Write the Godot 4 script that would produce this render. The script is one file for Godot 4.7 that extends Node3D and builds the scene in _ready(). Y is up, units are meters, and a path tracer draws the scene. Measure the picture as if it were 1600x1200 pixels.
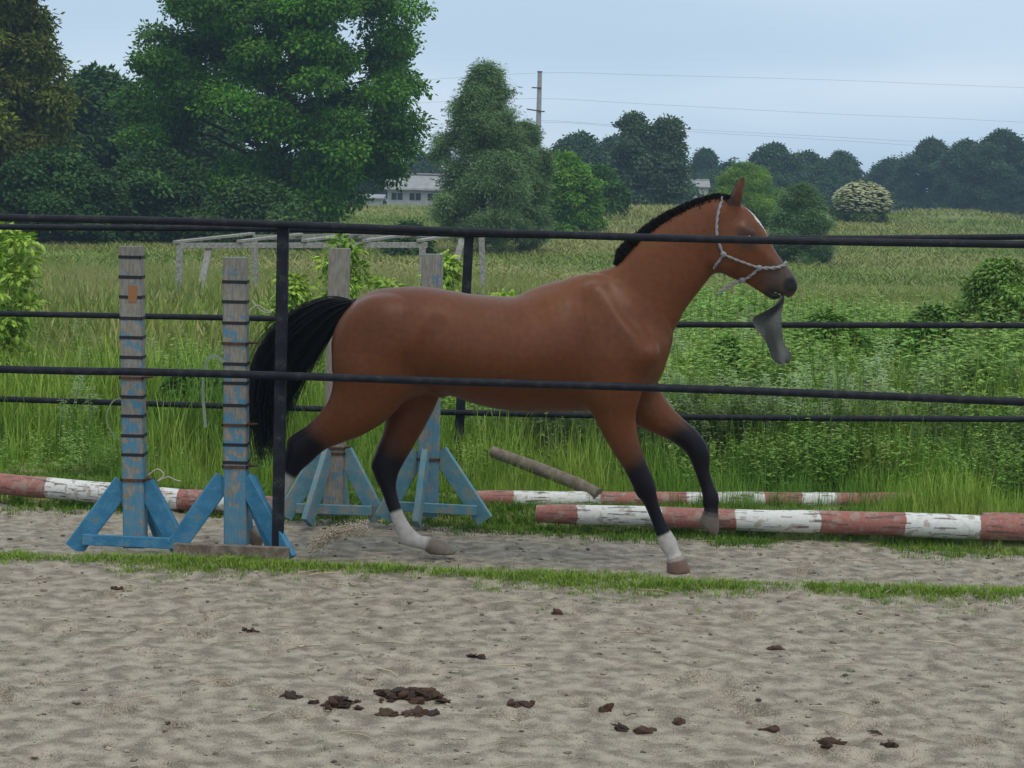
extends Node3D
# A bay horse trotting along a fenced schooling lane, jump wings, painted poles, meadow and trees behind.

var rng := RandomNumberGenerator.new()
var taken := {}
var mats := {}
var noise_a := FastNoiseLite.new()
var noise_b := FastNoiseLite.new()
var noise_c := FastNoiseLite.new()

# ---------------------------------------------------------------- helpers
func numbered(called: String) -> String:
	if not taken.has(called):
		taken[called] = 0
		return called
	taken[called] += 1
	return "%s_%03d" % [called, taken[called]]

func tag(o: Node, label: String, category: String, group := "", kind := "") -> void:
	if label: o.set_meta("label", label)
	if category: o.set_meta("category", category)
	if group: o.set_meta("group", group)
	if kind: o.set_meta("kind", kind)

func thing(called: String, label: String, category: String, at := Vector3.ZERO, turn := 0.0, group := "") -> Node3D:
	var o := Node3D.new()
	o.name = numbered(called)
	add_child(o)
	o.position = at
	o.rotation.y = turn
	tag(o, label, category, group)
	return o

func part(called: String, mesh: Mesh, mat: Material, parent: Node, at := Vector3.ZERO) -> MeshInstance3D:
	var o := MeshInstance3D.new()
	o.name = called if parent != self else numbered(called)
	o.mesh = mesh
	o.material_override = mat
	o.cast_shadow = GeometryInstance3D.SHADOW_CASTING_SETTING_ON
	parent.add_child(o, true)
	o.position = at
	return o

func st_new() -> SurfaceTool:
	var st := SurfaceTool.new()
	st.begin(Mesh.PRIMITIVE_TRIANGLES)
	return st

func commit(st: SurfaceTool) -> ArrayMesh:
	return st.commit()

func flat_quad(st: SurfaceTool, a: Vector3, b: Vector3, c: Vector3, d: Vector3, n: Vector3) -> void:
	# corners in any winding; the normal decides which side is the front
	var m := (b - a).cross(c - a)
	var v := [a, b, c, a, c, d] if m.dot(n) < 0.0 else [a, c, b, a, d, c]
	for p in v:
		st.set_normal(n)
		st.add_vertex(p)

func add_beam(st: SurfaceTool, a: Vector3, b: Vector3, w: float, h: float, side: Vector3, bev := 0.004, uvs := 1.0) -> void:
	# a bar from a to b with chamfered long edges: w along 'side', h across
	var ax := (b - a).normalized()
	var s := (side - ax * side.dot(ax)).normalized()
	var u := ax.cross(s).normalized()
	var hw := w / 2.0
	var hh := h / 2.0
	var prof := [Vector2(hw - bev, hh), Vector2(hw, hh - bev), Vector2(hw, -hh + bev), Vector2(hw - bev, -hh), Vector2(-hw + bev, -hh), Vector2(-hw, -hh + bev), Vector2(-hw, hh - bev), Vector2(-hw + bev, hh)]
	var length := a.distance_to(b)
	var run := 0.0
	for i in 8:
		var p: Vector2 = prof[i]
		var q: Vector2 = prof[(i + 1) % 8]
		var n2 := Vector2(q.y - p.y, p.x - q.x).normalized()
		if n2.dot(p + q) < 0.0: n2 = -n2
		var n := s * n2.x + u * n2.y
		var pts := [a + s * p.x + u * p.y, a + s * q.x + u * q.y, b + s * q.x + u * q.y, b + s * p.x + u * p.y]
		var step := p.distance_to(q)
		var uv := [Vector2(run, 0), Vector2(run + step, 0), Vector2(run + step, length), Vector2(run, length)]
		run += step
		var m: Vector3 = (pts[1] - pts[0]).cross(pts[2] - pts[0])
		var order := [0, 1, 2, 0, 2, 3] if m.dot(n) < 0.0 else [0, 2, 1, 0, 3, 2]
		for k in order:
			st.set_normal(n)
			st.set_uv(uv[k] * uvs)
			st.add_vertex(pts[k])
	for e in [[a, -ax], [b, ax]]:
		for i in range(1, 7):
			var t := [prof[0], prof[i], prof[i + 1]]
			var v := []
			for p in t: v.append(e[0] + s * p.x + u * p.y)
			var m: Vector3 = (v[1] - v[0]).cross(v[2] - v[0])
			if m.dot(e[1]) > 0.0: v = [v[0], v[2], v[1]]
			for p in v:
				st.set_normal(e[1])
				st.set_uv(Vector2(p.dot(s), p.dot(u)))
				st.add_vertex(p)

func beam(a: Vector3, b: Vector3, w: float, h: float, side: Vector3, bev := 0.004) -> ArrayMesh:
	var st := st_new()
	add_beam(st, a, b, w, h, side, bev)
	return commit(st)

func add_tube(st: SurfaceTool, pts: Array, rad: Array, seg := 8, caps := true, col := Color(0, 0, 0, 0)) -> void:
	# a swept round bar; uv.x runs round, uv.y along (0..1)
	var n := pts.size()
	var total := 0.0
	var along := [0.0]
	for i in range(1, n):
		total += pts[i].distance_to(pts[i - 1])
		along.append(total)
	var side := Vector3.UP
	var rings := []
	for i in n:
		var t: Vector3 = (pts[min(i + 1, n - 1)] - pts[max(i - 1, 0)]).normalized()
		if i == 0:
			side = Vector3.UP if absf(t.y) < 0.8 else Vector3.RIGHT
		side = (side - t * side.dot(t)).normalized()
		var bi := t.cross(side)
		var ring := []
		for k in seg + 1:
			var an := TAU * k / seg
			var nn := side * cos(an) + bi * sin(an)
			ring.append([pts[i] + nn * rad[i], nn, Vector2(float(k) / seg, along[i] / maxf(total, 1e-6))])
		rings.append(ring)
	for i in n - 1:
		for k in seg:
			for v in [rings[i][k], rings[i + 1][k + 1], rings[i][k + 1], rings[i][k], rings[i + 1][k], rings[i + 1][k + 1]]:
				if col.a > 0.0: st.set_color(col)
				st.set_normal(v[1])
				st.set_uv(v[2])
				st.add_vertex(v[0])
	if caps:
		for e in [0, n - 1]:
			var t: Vector3 = (pts[1] - pts[0]).normalized() if e else (pts[0] - pts[1]).normalized()
			t = (pts[n - 1] - pts[n - 2]).normalized() if e else (pts[0] - pts[1]).normalized()
			for k in seg:
				var tri := [[pts[e], 0], [rings[e][k][0], 0], [rings[e][k + 1][0], 0]]
				if ((tri[1][0] - tri[0][0]) as Vector3).cross(tri[2][0] - tri[0][0]).dot(t) > 0.0:
					tri = [tri[0], tri[2], tri[1]]
				for v in tri:
					if col.a > 0.0: st.set_color(col)
					st.set_normal(t)
					st.set_uv(Vector2(0.5, 0.0 if e == 0 else 1.0))
					st.add_vertex(v[0])

func tube(pts: Array, rad: Array, seg := 8) -> ArrayMesh:
	var st := st_new()
	add_tube(st, pts, rad, seg)
	return commit(st)

func spline(pts: Array, per := 6) -> Array:
	var out := []
	var n := pts.size()
	for i in n - 1:
		for k in per:
			out.append((pts[i] as Vector3).cubic_interpolate(pts[i + 1], pts[max(i - 1, 0)], pts[min(i + 2, n - 1)], float(k) / per))
	out.append(pts[n - 1])
	return out

func filled(n: int, v: float) -> Array:
	var a := []
	a.resize(n)
	a.fill(v)
	return a

# ---------------------------------------------------------------- materials
func lin(c: Color) -> Color:
	return c.linear_to_srgb()

func plain(rough: float, c: Color) -> StandardMaterial3D:
	var m := StandardMaterial3D.new()
	m.albedo_color = lin(c)
	m.roughness = rough
	return m

func noise_image(size: int, freq: float, octaves: int, seed_: int, kind := FastNoiseLite.TYPE_SIMPLEX_SMOOTH, h := 0) -> Image:
	var n := FastNoiseLite.new()
	n.seed = seed_
	n.noise_type = kind
	n.frequency = freq
	n.fractal_octaves = octaves
	return n.get_seamless_image(size, h if h > 0 else size)

func ramp_texture(im: Image, im2: Image, mix2: float, stops: Array) -> ImageTexture:
	# colours (linear) by the sum of two noises
	var w := im.get_width()
	var h := im.get_height()
	var a := im.get_data()
	var b := im2.get_data()
	var lut := PackedByteArray()
	for i in 256:
		var t := i / 255.0
		var c: Color = stops[stops.size() - 1][1]
		for s in stops.size() - 1:
			if t <= stops[s + 1][0]:
				c = (stops[s][1] as Color).lerp(stops[s + 1][1], clampf((t - stops[s][0]) / (stops[s + 1][0] - stops[s][0]), 0, 1))
				break
		c = c.linear_to_srgb()
		lut.append(int(clampf(c.r, 0, 1) * 255)); lut.append(int(clampf(c.g, 0, 1) * 255)); lut.append(int(clampf(c.b, 0, 1) * 255))
	var out := PackedByteArray()
	out.resize(w * h * 3)
	var q := 1.0 - mix2
	for i in w * h:
		var v := int(a[i] * q + b[i] * mix2) * 3
		out[i * 3] = lut[v]; out[i * 3 + 1] = lut[v + 1]; out[i * 3 + 2] = lut[v + 2]
	return ImageTexture.create_from_image(Image.create_from_data(w, h, false, Image.FORMAT_RGB8, out))

func normal_texture(im: Image, strength: float) -> ImageTexture:
	var c := im.duplicate() as Image
	c.convert(Image.FORMAT_RGB8)
	c.bump_map_to_normal_map(strength)
	return ImageTexture.create_from_image(c)

func surfaced(tex: Texture2D, nrm: Texture2D, scale: float, rough: float, bump := 1.0, world := true) -> StandardMaterial3D:
	var m := StandardMaterial3D.new()
	m.albedo_texture = tex
	m.roughness = rough
	if nrm:
		m.normal_enabled = true
		m.normal_texture = nrm
		m.normal_scale = bump
	m.uv1_triplanar = true
	m.uv1_world_triplanar = world
	m.uv1_scale = Vector3.ONE * scale
	return m

func make_materials() -> void:
	var n1 := noise_image(512, 0.012, 5, 11)
	var n2 := noise_image(512, 0.09, 3, 12)
	var n3 := noise_image(512, 0.03, 4, 13)
	# sand of the arena
	var grit := noise_image(1024, 0.16, 4, 14)
	var s := surfaced(ramp_texture(noise_image(1024, 0.011, 6, 15), grit, 0.5, [[0.0, Color(0.08, 0.064, 0.046)], [0.38, Color(0.175, 0.147, 0.11)], [0.50, Color(0.275, 0.237, 0.18)], [0.64, Color(0.365, 0.318, 0.246)], [1.0, Color(0.47, 0.415, 0.33)]]), normal_texture(grit, 5.0), 0.7, 0.95, 0.7)
	s.uv1_triplanar = false
	s.uv1_world_triplanar = false
	mats["sand"] = s
	# bare soil and short growth under the meadow
	mats["meadow"] = surfaced(ramp_texture(n1, n3, 0.45, [[0.0, Color(0.08, 0.11, 0.025)], [0.4, Color(0.14, 0.18, 0.045)], [0.55, Color(0.19, 0.215, 0.065)], [0.7, Color(0.25, 0.24, 0.09)], [1.0, Color(0.28, 0.25, 0.11)]]), normal_texture(n3, 5.0), 0.11, 0.95, 1.0)
	# dark painted steel pipe, scuffed
	mats["pipe"] = surfaced(ramp_texture(n1, n2, 0.4, [[0.0, Color(0.008, 0.009, 0.012)], [0.5, Color(0.013, 0.0145, 0.02)], [0.68, Color(0.024, 0.026, 0.032)], [0.76, Color(0.05, 0.045, 0.042)], [1.0, Color(0.08, 0.058, 0.045)]]), normal_texture(n2, 1.5), 1.7, 0.6, 0.4, false)
	mats["pipe"].metallic_specular = 0.28
	# weathered bare wood
	var w1 := noise_image(512, 0.02, 4, 21)
	w1.resize(512, 64)
	w1.resize(512, 512, Image.INTERPOLATE_CUBIC)
	mats["grey_wood"] = surfaced(ramp_texture(w1, n2, 0.35, [[0.0, Color(0.11, 0.10, 0.09)], [0.45, Color(0.25, 0.235, 0.215)], [0.65, Color(0.34, 0.325, 0.30)], [1.0, Color(0.42, 0.405, 0.38)]]), normal_texture(w1, 3.0), 1.4, 0.9, 0.6, false)
	mats["brown_wood"] = surfaced(ramp_texture(w1, n2, 0.35, [[0.0, Color(0.06, 0.045, 0.032)], [0.45, Color(0.14, 0.11, 0.082)], [0.65, Color(0.2, 0.165, 0.125)], [1.0, Color(0.28, 0.24, 0.19)]]), normal_texture(w1, 3.0), 1.4, 0.9, 0.6, false)
	# blue paint, chipped through to the wood here and there
	var chip := noise_image(512, 0.016, 5, 31)
	mats["blue_paint"] = surfaced(ramp_texture(chip, n2, 0.25, [[0.0, Color(0.02, 0.11, 0.2)], [0.5, Color(0.03, 0.17, 0.30)], [0.66, Color(0.045, 0.20, 0.335)], [0.73, Color(0.07, 0.21, 0.32)], [0.76, Color(0.17, 0.16, 0.14)], [1.0, Color(0.22, 0.19, 0.155)]]), normal_texture(n2, 2.0), 1.3, 0.65, 0.5, false)
	mats["faded_blue"] = surfaced(ramp_texture(chip, n2, 0.3, [[0.0, Color(0.07, 0.17, 0.22)], [0.45, Color(0.1, 0.225, 0.29)], [0.56, Color(0.13, 0.25, 0.3)], [0.6, Color(0.22, 0.225, 0.205)], [1.0, Color(0.3, 0.275, 0.235)]]), normal_texture(n2, 2.0), 1.1, 0.75, 0.5, false)
	mats["post_bright"] = post_material(41, 0.56)
	mats["post_faded"] = post_material(47, 0.52)
	mats["band"] = plain(0.8, Color(0.012, 0.012, 0.014))
	mats["rust"] = surfaced(ramp_texture(n1, n2, 0.5, [[0.0, Color(0.03, 0.016, 0.012)], [0.5, Color(0.075, 0.034, 0.022)], [1.0, Color(0.16, 0.075, 0.045)]]), normal_texture(n2, 3.0), 4.0, 0.9, 0.6, false)
	mats["rope"] = surfaced(ramp_texture(n2, n1, 0.3, [[0.0, Color(0.13, 0.125, 0.135)], [0.5, Color(0.25, 0.24, 0.25)], [1.0, Color(0.36, 0.35, 0.36)]]), null, 8.0, 0.9, 1.0, false)
	mats["twine"] = plain(0.9, Color(0.4, 0.37, 0.3))
	mats["strap"] = plain(0.6, Color(0.19, 0.24, 0.16))
	mats["cloth"] = surfaced(ramp_texture(n3, n2, 0.5, [[0.0, Color(0.05, 0.052, 0.047)], [0.5, Color(0.095, 0.097, 0.088)], [1.0, Color(0.155, 0.155, 0.145)]]), normal_texture(n2, 4.0), 3.0, 0.95, 0.6, false)
	mats["manure"] = surfaced(ramp_texture(n3, n2, 0.6, [[0.0, Color(0.014, 0.008, 0.006)], [0.42, Color(0.034, 0.018, 0.011)], [0.56, Color(0.085, 0.044, 0.02)], [0.7, Color(0.14, 0.085, 0.04)], [1.0, Color(0.2, 0.14, 0.08)]]), normal_texture(n2, 8.0), 5.0, 0.85, 1.0, false)
	mats["manure_dark"] = mats["manure"].duplicate()
	mats["manure_dark"].albedo_color = lin(Color(0.45, 0.4, 0.42))
	mats["manure_straw"] = mats["manure"].duplicate()
	mats["manure_straw"].albedo_color = lin(Color(1.0, 0.95, 0.8))
	mats["manure"].albedo_color = lin(Color(0.9, 0.68, 0.55))
	mats["bark"] = surfaced(ramp_texture(w1, n2, 0.4, [[0.0, Color(0.02, 0.016, 0.012)], [0.5, Color(0.055, 0.046, 0.036)], [1.0, Color(0.12, 0.105, 0.088)]]), normal_texture(w1, 5.0), 0.8, 0.95, 1.0, false)
	mats["concrete"] = surfaced(ramp_texture(n1, n2, 0.4, [[0.0, Color(0.22, 0.21, 0.21)], [1.0, Color(0.42, 0.41, 0.41)]]), null, 0.4, 0.9)
	mats["roof"] = surfaced(ramp_texture(n1, n2, 0.3, [[0.0, Color(0.2, 0.2, 0.2)], [1.0, Color(0.36, 0.36, 0.37)]]), null, 0.2, 0.85)
	mats["plaster"] = surfaced(ramp_texture(n1, n2, 0.3, [[0.0, Color(0.28, 0.28, 0.27)], [1.0, Color(0.5, 0.5, 0.49)]]), null, 0.2, 0.9)
	mats["pane"] = plain(0.15, Color(0.03, 0.035, 0.04))
	mats["wire"] = plain(0.6, Color(0.12, 0.12, 0.13))
	mats["tarp"] = plain(0.6, Color(0.05, 0.14, 0.3))
	# leaves carry their colour per copy
	for a in [["leaf", 0.55, 0.5], ["grass", 0.6, 0.5], ["hair", 0.42, 0.0], ["plain_tint", 0.9, 0.0]]:
		var m := StandardMaterial3D.new()
		m.vertex_color_use_as_albedo = true
		m.roughness = a[1]
		m.metallic_specular = 0.3
		m.cull_mode = BaseMaterial3D.CULL_DISABLED
		if a[2] > 0.0:
			m.backlight_enabled = true
			m.backlight = Color(0.5, 0.6, 0.2) * a[2] * 2.0
		mats[a[0]] = m
	# the horse's coat: colour per vertex, fine mottling and hair relief
	var co := StandardMaterial3D.new()
	co.vertex_color_use_as_albedo = true
	var c1 := noise_image(512, 0.02, 5, 61)
	co.albedo_texture = ramp_texture(c1, n2, 0.35, [[0.2, Color(0.7, 0.69, 0.68)], [0.5, Color(0.87, 0.87, 0.87)], [0.8, Color(1, 1, 1)]])
	co.uv1_triplanar = true
	co.uv1_scale = Vector3.ONE * 2.3
	co.normal_enabled = true
	var hairn := noise_image(512, 0.15, 2, 63)
	co.normal_texture = normal_texture(hairn, 1.5)
	co.normal_scale = 0.4
	co.roughness = 0.40
	co.metallic_specular = 0.34
	mats["coat"] = co

func post_material(seed_: int, bare: float) -> StandardMaterial3D:
	# paint on a square post: it holds at the foot and has flaked off toward the weathered top (v = height in metres)
	var w := 256
	var h := 1024
	var big := noise_image(256, 0.02, 4, seed_, FastNoiseLite.TYPE_SIMPLEX_SMOOTH, 1024).get_data()
	var fine := noise_image(256, 0.11, 3, seed_ + 1, FastNoiseLite.TYPE_SIMPLEX_SMOOTH, 1024).get_data()
	var out := PackedByteArray()
	out.resize(w * h * 3)
	for y in h:
		var up := clampf(float(y) / h, 0, 1)
		for x in w:
			var i := y * w + x
			var v := big[i] / 255.0 * 0.62 + fine[i] / 255.0 * 0.38
			var grain := fine[(y / 6) * w + x] / 255.0
			var c := Color(0.035, 0.17, 0.28).lerp(Color(0.09, 0.22, 0.3), clampf(v * 1.6 - 0.35, 0, 1)).lerp(Color(0.17, 0.25, 0.29), 0.55 * grain)
			var edge := v + (up - 0.5) * 0.42
			if edge > 1.0 - bare:
				c = Color(0.15, 0.13, 0.105).lerp(Color(0.3, 0.28, 0.245), grain)
			elif edge > 0.985 - bare:
				c = Color(0.2, 0.1, 0.07)
			c = c.linear_to_srgb()
			out[i * 3] = int(c.r * 255); out[i * 3 + 1] = int(c.g * 255); out[i * 3 + 2] = int(c.b * 255)
	var m := StandardMaterial3D.new()
	m.albedo_texture = ImageTexture.create_from_image(Image.create_from_data(w, h, false, Image.FORMAT_RGB8, out))
	m.roughness = 0.8
	m.uv1_scale = Vector3(2.2, 0.62, 1)
	return m

func pole_material(seed_: int, bands: Array) -> StandardMaterial3D:
	# bands = fractions of the length where red (first) and white paint change over
	var w := 128
	var h := 1024
	var big := noise_image(128, 0.03, 4, seed_, FastNoiseLite.TYPE_SIMPLEX_SMOOTH, 1024).get_data()
	var fine := noise_image(128, 0.12, 3, seed_ + 1, FastNoiseLite.TYPE_SIMPLEX_SMOOTH, 1024).get_data()
	var out := PackedByteArray()
	out.resize(w * h * 3)
	for y in h:
		for x in w:
			var i := y * w + x
			var t := float(y) / h + (big[i] / 255.0 - 0.5) * 0.006
			var red := true
			for b in bands:
				if t > b: red = not red
			var v := big[i] / 255.0
			var f := fine[i] / 255.0
			var streak := fine[((y / 9) * w + x)] / 255.0
			var c: Color
			if red:
				c = Color(0.26, 0.075, 0.06).lerp(Color(0.33, 0.16, 0.13), f)
				if v > 0.56: c = c.lerp(Color(0.3, 0.21, 0.17), clampf((v - 0.56) * 8.0, 0, 0.85))
			else:
				c = Color(0.68, 0.68, 0.66).lerp(Color(0.55, 0.54, 0.51), f)
				if v > 0.64: c = c.lerp(Color(0.36, 0.3, 0.25), clampf((v - 0.64) * 14.0, 0, 0.8))
			if streak > 0.66: c = c.lerp(Color(0.09, 0.06, 0.05), clampf((streak - 0.66) * 16.0, 0, 0.85))
			c = c.linear_to_srgb()
			out[i * 3] = int(c.r * 255); out[i * 3 + 1] = int(c.g * 255); out[i * 3 + 2] = int(c.b * 255)
	var m := StandardMaterial3D.new()
	m.albedo_texture = ImageTexture.create_from_image(Image.create_from_data(w, h, false, Image.FORMAT_RGB8, out))
	m.roughness = 0.75
	return m

# ---------------------------------------------------------------- sky
func make_sky() -> Sky:
	var w := 1024
	var h := 512
	var n := FastNoiseLite.new()
	n.seed = 5
	n.frequency = 1.0
	n.fractal_octaves = 4
	var im := Image.create(w, h, false, Image.FORMAT_RGBF)
	for y in h:
		var el := (0.5 - (y + 0.5) / h) * PI
		for x in w:
			if el < 0.0:
				im.set_pixel(x, y, Color(0.16, 0.16, 0.13))
				continue
			var az := TAU * x / w
			# an even layer of stratus: bands of cloud seen ever more edge-on toward the horizon
			var far := 1.0 / (sin(el) + 0.09)
			var v := n.get_noise_3d(cos(az) * far * 0.32, sin(az) * far * 0.32, 3.0) * 0.5
			v += n.get_noise_3d(cos(az) * 2.0, sin(az) * 2.0, sin(el) * 16.0) * 0.42
			var up := sin(el)
			var c := Color(0.405, 0.525, 0.645).lerp(Color(0.56, 0.645, 0.71), clampf(up * 1.15, 0, 1))
			c = c.lerp(Color(0.60, 0.675, 0.74), clampf(v * 1.8, 0.0, 0.6)).lerp(Color(0.33, 0.44, 0.555), clampf(-v * 1.5, 0.0, 0.45))
			im.set_pixel(x, y, c)
	var sm := PanoramaSkyMaterial.new()
	sm.panorama = ImageTexture.create_from_image(im)
	var sky := Sky.new()
	sky.sky_material = sm
	return sky

# ---------------------------------------------------------------- the lie of the land
func fence_depth(x: float) -> float:
	return 10.0 - 0.09 * (x + 1.16)

func smooth(a: float, b: float, v: float) -> float:
	var t := clampf((v - a) / (b - a), 0.0, 1.0)
	return t * t * (3.0 - 2.0 * t)

func sand_edge(x: float) -> float:
	return 11.58 - 0.155 * x + noise_a.get_noise_2d(x * 6.0, 7.0) * 0.28

func berm_depth(x: float) -> float:
	return 9.62 - 0.12 * clampf(x, -1.2, 1.4) - 0.02 * (x - clampf(x, -1.2, 1.4))

func meadow_height(x: float, d: float) -> float:
	var h := 1.15 * smooth(45.0, 130.0, d)
	h += 0.95 * exp(-pow((x - 7.2) / 3.6, 2) - pow((d - 96.0) / 13.0, 2))
	h += 0.85 * exp(-pow((x - 23.9) / 2.4, 2) - pow((d - 112.0) / 9.0, 2))
	h += 0.30 * exp(-pow((x - 15.0) / 5.0, 2) - pow((d - 110.0) / 16.0, 2))
	h += noise_a.get_noise_2d(x * 0.9, d * 0.9) * 0.10 * smooth(16.0, 40.0, d)
	return h

func sand_height(x: float, d: float) -> float:
	var lane := smooth(-0.05, 0.24, d - fence_depth(x))
	var h := -0.072 * lane
	h += 0.015 * exp(-pow((d - berm_depth(x)) / 0.16, 2))
	h += noise_a.get_noise_2d(x * 5.0, d * 5.0) * (0.013 - 0.006 * lane) + noise_b.get_noise_2d(x * 23.0, d * 23.0) * 0.0065 * (1.0 + 1.6 * noise_a.get_noise_2d(x * 9.0 + 50.0, d * 9.0))
	h += noise_c.get_noise_2d(x * 75.0, d * 75.0) * 0.006
	h -= 0.16 * smooth(-0.05, 0.45, d - sand_edge(x))
	return h

func sheet_height(x: float, d: float) -> float:
	var h := meadow_height(x, d) + noise_b.get_noise_2d(x * 3.0, d * 3.0) * 0.02
	return h - 0.22 * (1.0 - smooth(-0.30, 0.40, d - (11.5 - 0.155 * clampf(x, -8, 8))))

func ground_base(x: float, d: float) -> float:
	# height of whatever one stands on
	return maxf(sheet_height(x, d), sand_height(x, d))

func grid_mesh(xs: PackedFloat32Array, ds: PackedFloat32Array, hs: PackedFloat32Array, spread: Callable) -> ArrayMesh:
	var nx := xs.size()
	var nd := ds.size()
	var v := PackedVector3Array()
	v.resize(nx * nd)
	for j in nd:
		for i in nx:
			v[j * nx + i] = Vector3(spread.call(xs[i], ds[j]), hs[j * nx + i], -ds[j])
	var nn := PackedVector3Array()
	nn.resize(nx * nd)
	for j in nd:
		for i in nx:
			var dx := v[j * nx + mini(i + 1, nx - 1)] - v[j * nx + maxi(i - 1, 0)]
			var dz := v[mini(j + 1, nd - 1) * nx + i] - v[maxi(j - 1, 0) * nx + i]
			var m := dx.cross(dz).normalized()
			nn[j * nx + i] = m if m.y > 0 else -m
	var idx := PackedInt32Array()
	idx.resize((nx - 1) * (nd - 1) * 6)
	var p := 0
	for j in nd - 1:
		for i in nx - 1:
			var a := j * nx + i
			idx[p] = a; idx[p + 1] = a + nx; idx[p + 2] = a + 1
			idx[p + 3] = a + 1; idx[p + 4] = a + nx; idx[p + 5] = a + nx + 1
			p += 6
	var arr := []
	arr.resize(Mesh.ARRAY_MAX)
	arr[Mesh.ARRAY_VERTEX] = v
	var uvs := PackedVector2Array()
	uvs.resize(nx * nd)
	for i in nx * nd: uvs[i] = Vector2(v[i].x, v[i].z)
	arr[Mesh.ARRAY_NORMAL] = nn
	arr[Mesh.ARRAY_TEX_UV] = uvs
	arr[Mesh.ARRAY_INDEX] = idx
	var me := ArrayMesh.new()
	me.add_surface_from_arrays(Mesh.PRIMITIVE_TRIANGLES, arr)
	return me

func make_ground() -> void:
	# the meadow sheet, out to the horizon
	var xs := PackedFloat32Array()
	for i in 141: xs.append(-1.0 + 2.0 * i / 140.0)
	var ds := PackedFloat32Array([-60.0, -20.0, -8.0, 0.0, 5.0, 9.0, 10.6])
	var d := 10.7
	while d < 13.0:
		ds.append(d)
		d += 0.08
	while d < 1500.0:
		ds.append(d)
		d *= 1.035
	var hs := PackedFloat32Array()
	var spread := func(t: float, dd: float) -> float: return t * (8.0 + absf(dd) * 0.75)
	for dd in ds:
		for t in xs:
			var x: float = spread.call(t, dd)
			var h := sheet_height(x, dd)
			if dd < 10.65: h = -0.4
			hs.append(h)
	var g := part("ground", grid_mesh(xs, ds, hs, spread), mats.meadow, self)
	tag(g, "rolling green and straw coloured meadow reaching to the far trees", "meadow", "", "structure")
	# the sand of the arena and of the lane: fine in view, coarse around
	xs = PackedFloat32Array([-22, -16, -11, -8, -6.5, -5.4])
	var x := -4.6
	while x < 4.61:
		xs.append(x)
		x += 0.022
	for e in [5.4, 6.5, 8, 11, 16, 22]: xs.append(e)
	ds = PackedFloat32Array([-25, -14, -6, -1, 2, 3.6, 4.6])
	d = 5.2
	while d < 13.0:
		ds.append(d)
		d += 0.022
	hs = PackedFloat32Array()
	var nx := xs.size()
	for dd in ds:
		for xx in xs: hs.append(sand_height(xx, dd))
	# hoof prints: pits with a pushed-up rim
	for k in 330:
		var cx := rng.randf_range(-4.5, 4.5)
		var cd := rng.randf_range(5.3, 12.0)
		if absf(cd - berm_depth(cx)) < 0.25: continue
		var r := rng.randf_range(0.045, 0.075)
		var depth := rng.randf_range(0.012, 0.036)
		var i0 := 6 + int((cx + 4.6 - 0.2) / 0.022)
		var j0 := 7 + int((cd - 5.2 - 0.2) / 0.022)
		for j in range(maxi(j0, 7), mini(j0 + 19, ds.size())):
			for i in range(maxi(i0, 6), mini(i0 + 19, nx - 6)):
				var q := Vector2(xs[i] - cx, (ds[j] - cd)).length() / r
				if q < 1.9:
					hs[j * nx + i] += depth * (-exp(-q * q * q * 0.9) + 0.45 * exp(-pow((q - 1.3) / 0.28, 2)))
	var sand := part("sand", grid_mesh(xs, ds, hs, func(t: float, _dd: float) -> float: return t), mats.sand, self)
	tag(sand, "trampled pale sand of the riding arena and lane", "sand", "", "structure")

# ---------------------------------------------------------------- plants
func blade_mesh(n: int, height: float, spread: float, width: float, lean: float, seed_: int, heads := 0.0, head_col := Color(1, 1, 1)) -> ArrayMesh:
	var r := RandomNumberGenerator.new()
	r.seed = seed_
	var st := st_new()
	for b in n:
		var at := Vector3(r.randfn(0, spread), 0, r.randfn(0, spread))
		var dirn := Vector3(r.randfn(0, 1), 0, r.randfn(0, 1)).normalized()
		var hh := height * r.randf_range(0.45, 1.0)
		var ln := lean * hh * r.randf_range(0.2, 1.0)
		var wv := dirn.cross(Vector3.UP) * width * 0.5 * r.randf_range(0.6, 1.2)
		var tone := r.randf_range(0.75, 1.15)
		var col := Color(tone, tone, tone * r.randf_range(0.85, 1.05))
		var pts := []
		for k in 4:
			var t := k / 3.0
			pts.append(at + Vector3.UP * hh * (t - 0.12 * t * t * lean) + dirn * ln * t * t)
		for k in 3:
			var w0 := wv * (1.0 - k / 3.0 * 0.75)
			var w1 := wv * (1.0 - (k + 1) / 3.0 * 0.75) if k < 2 else wv * 0.04
			var nrm: Vector3 = ((pts[k + 1] - pts[k]) as Vector3).cross(wv).normalized()
			var order := [pts[k] - w0, pts[k] + w0, pts[k + 1] + w1, pts[k] - w0, pts[k + 1] + w1, pts[k + 1] - w1]
			if nrm.y < 0.0:
				nrm = -nrm
				order.reverse()
			for v in order:
				st.set_color(col)
				st.set_normal(nrm)
				st.add_vertex(v)
		if r.randf() < heads:
			var top: Vector3 = pts[3]
			var ax: Vector3 = (pts[3] - pts[2]).normalized()
			for q in 3:
				var s := Vector3(r.randfn(0, 1), r.randfn(0, 0.3), r.randfn(0, 1)).normalized() * width * 1.7
				var tri := [top - ax * 0.02, top + ax * 0.05 + s, top + ax * 0.13]
				var hn: Vector3 = ((tri[2] - tri[0]) as Vector3).cross(tri[1] - tri[0]).normalized()
				for v in tri:
					st.set_color(head_col)
					st.set_normal(hn)
					st.add_vertex(v)
	return commit(st)

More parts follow.
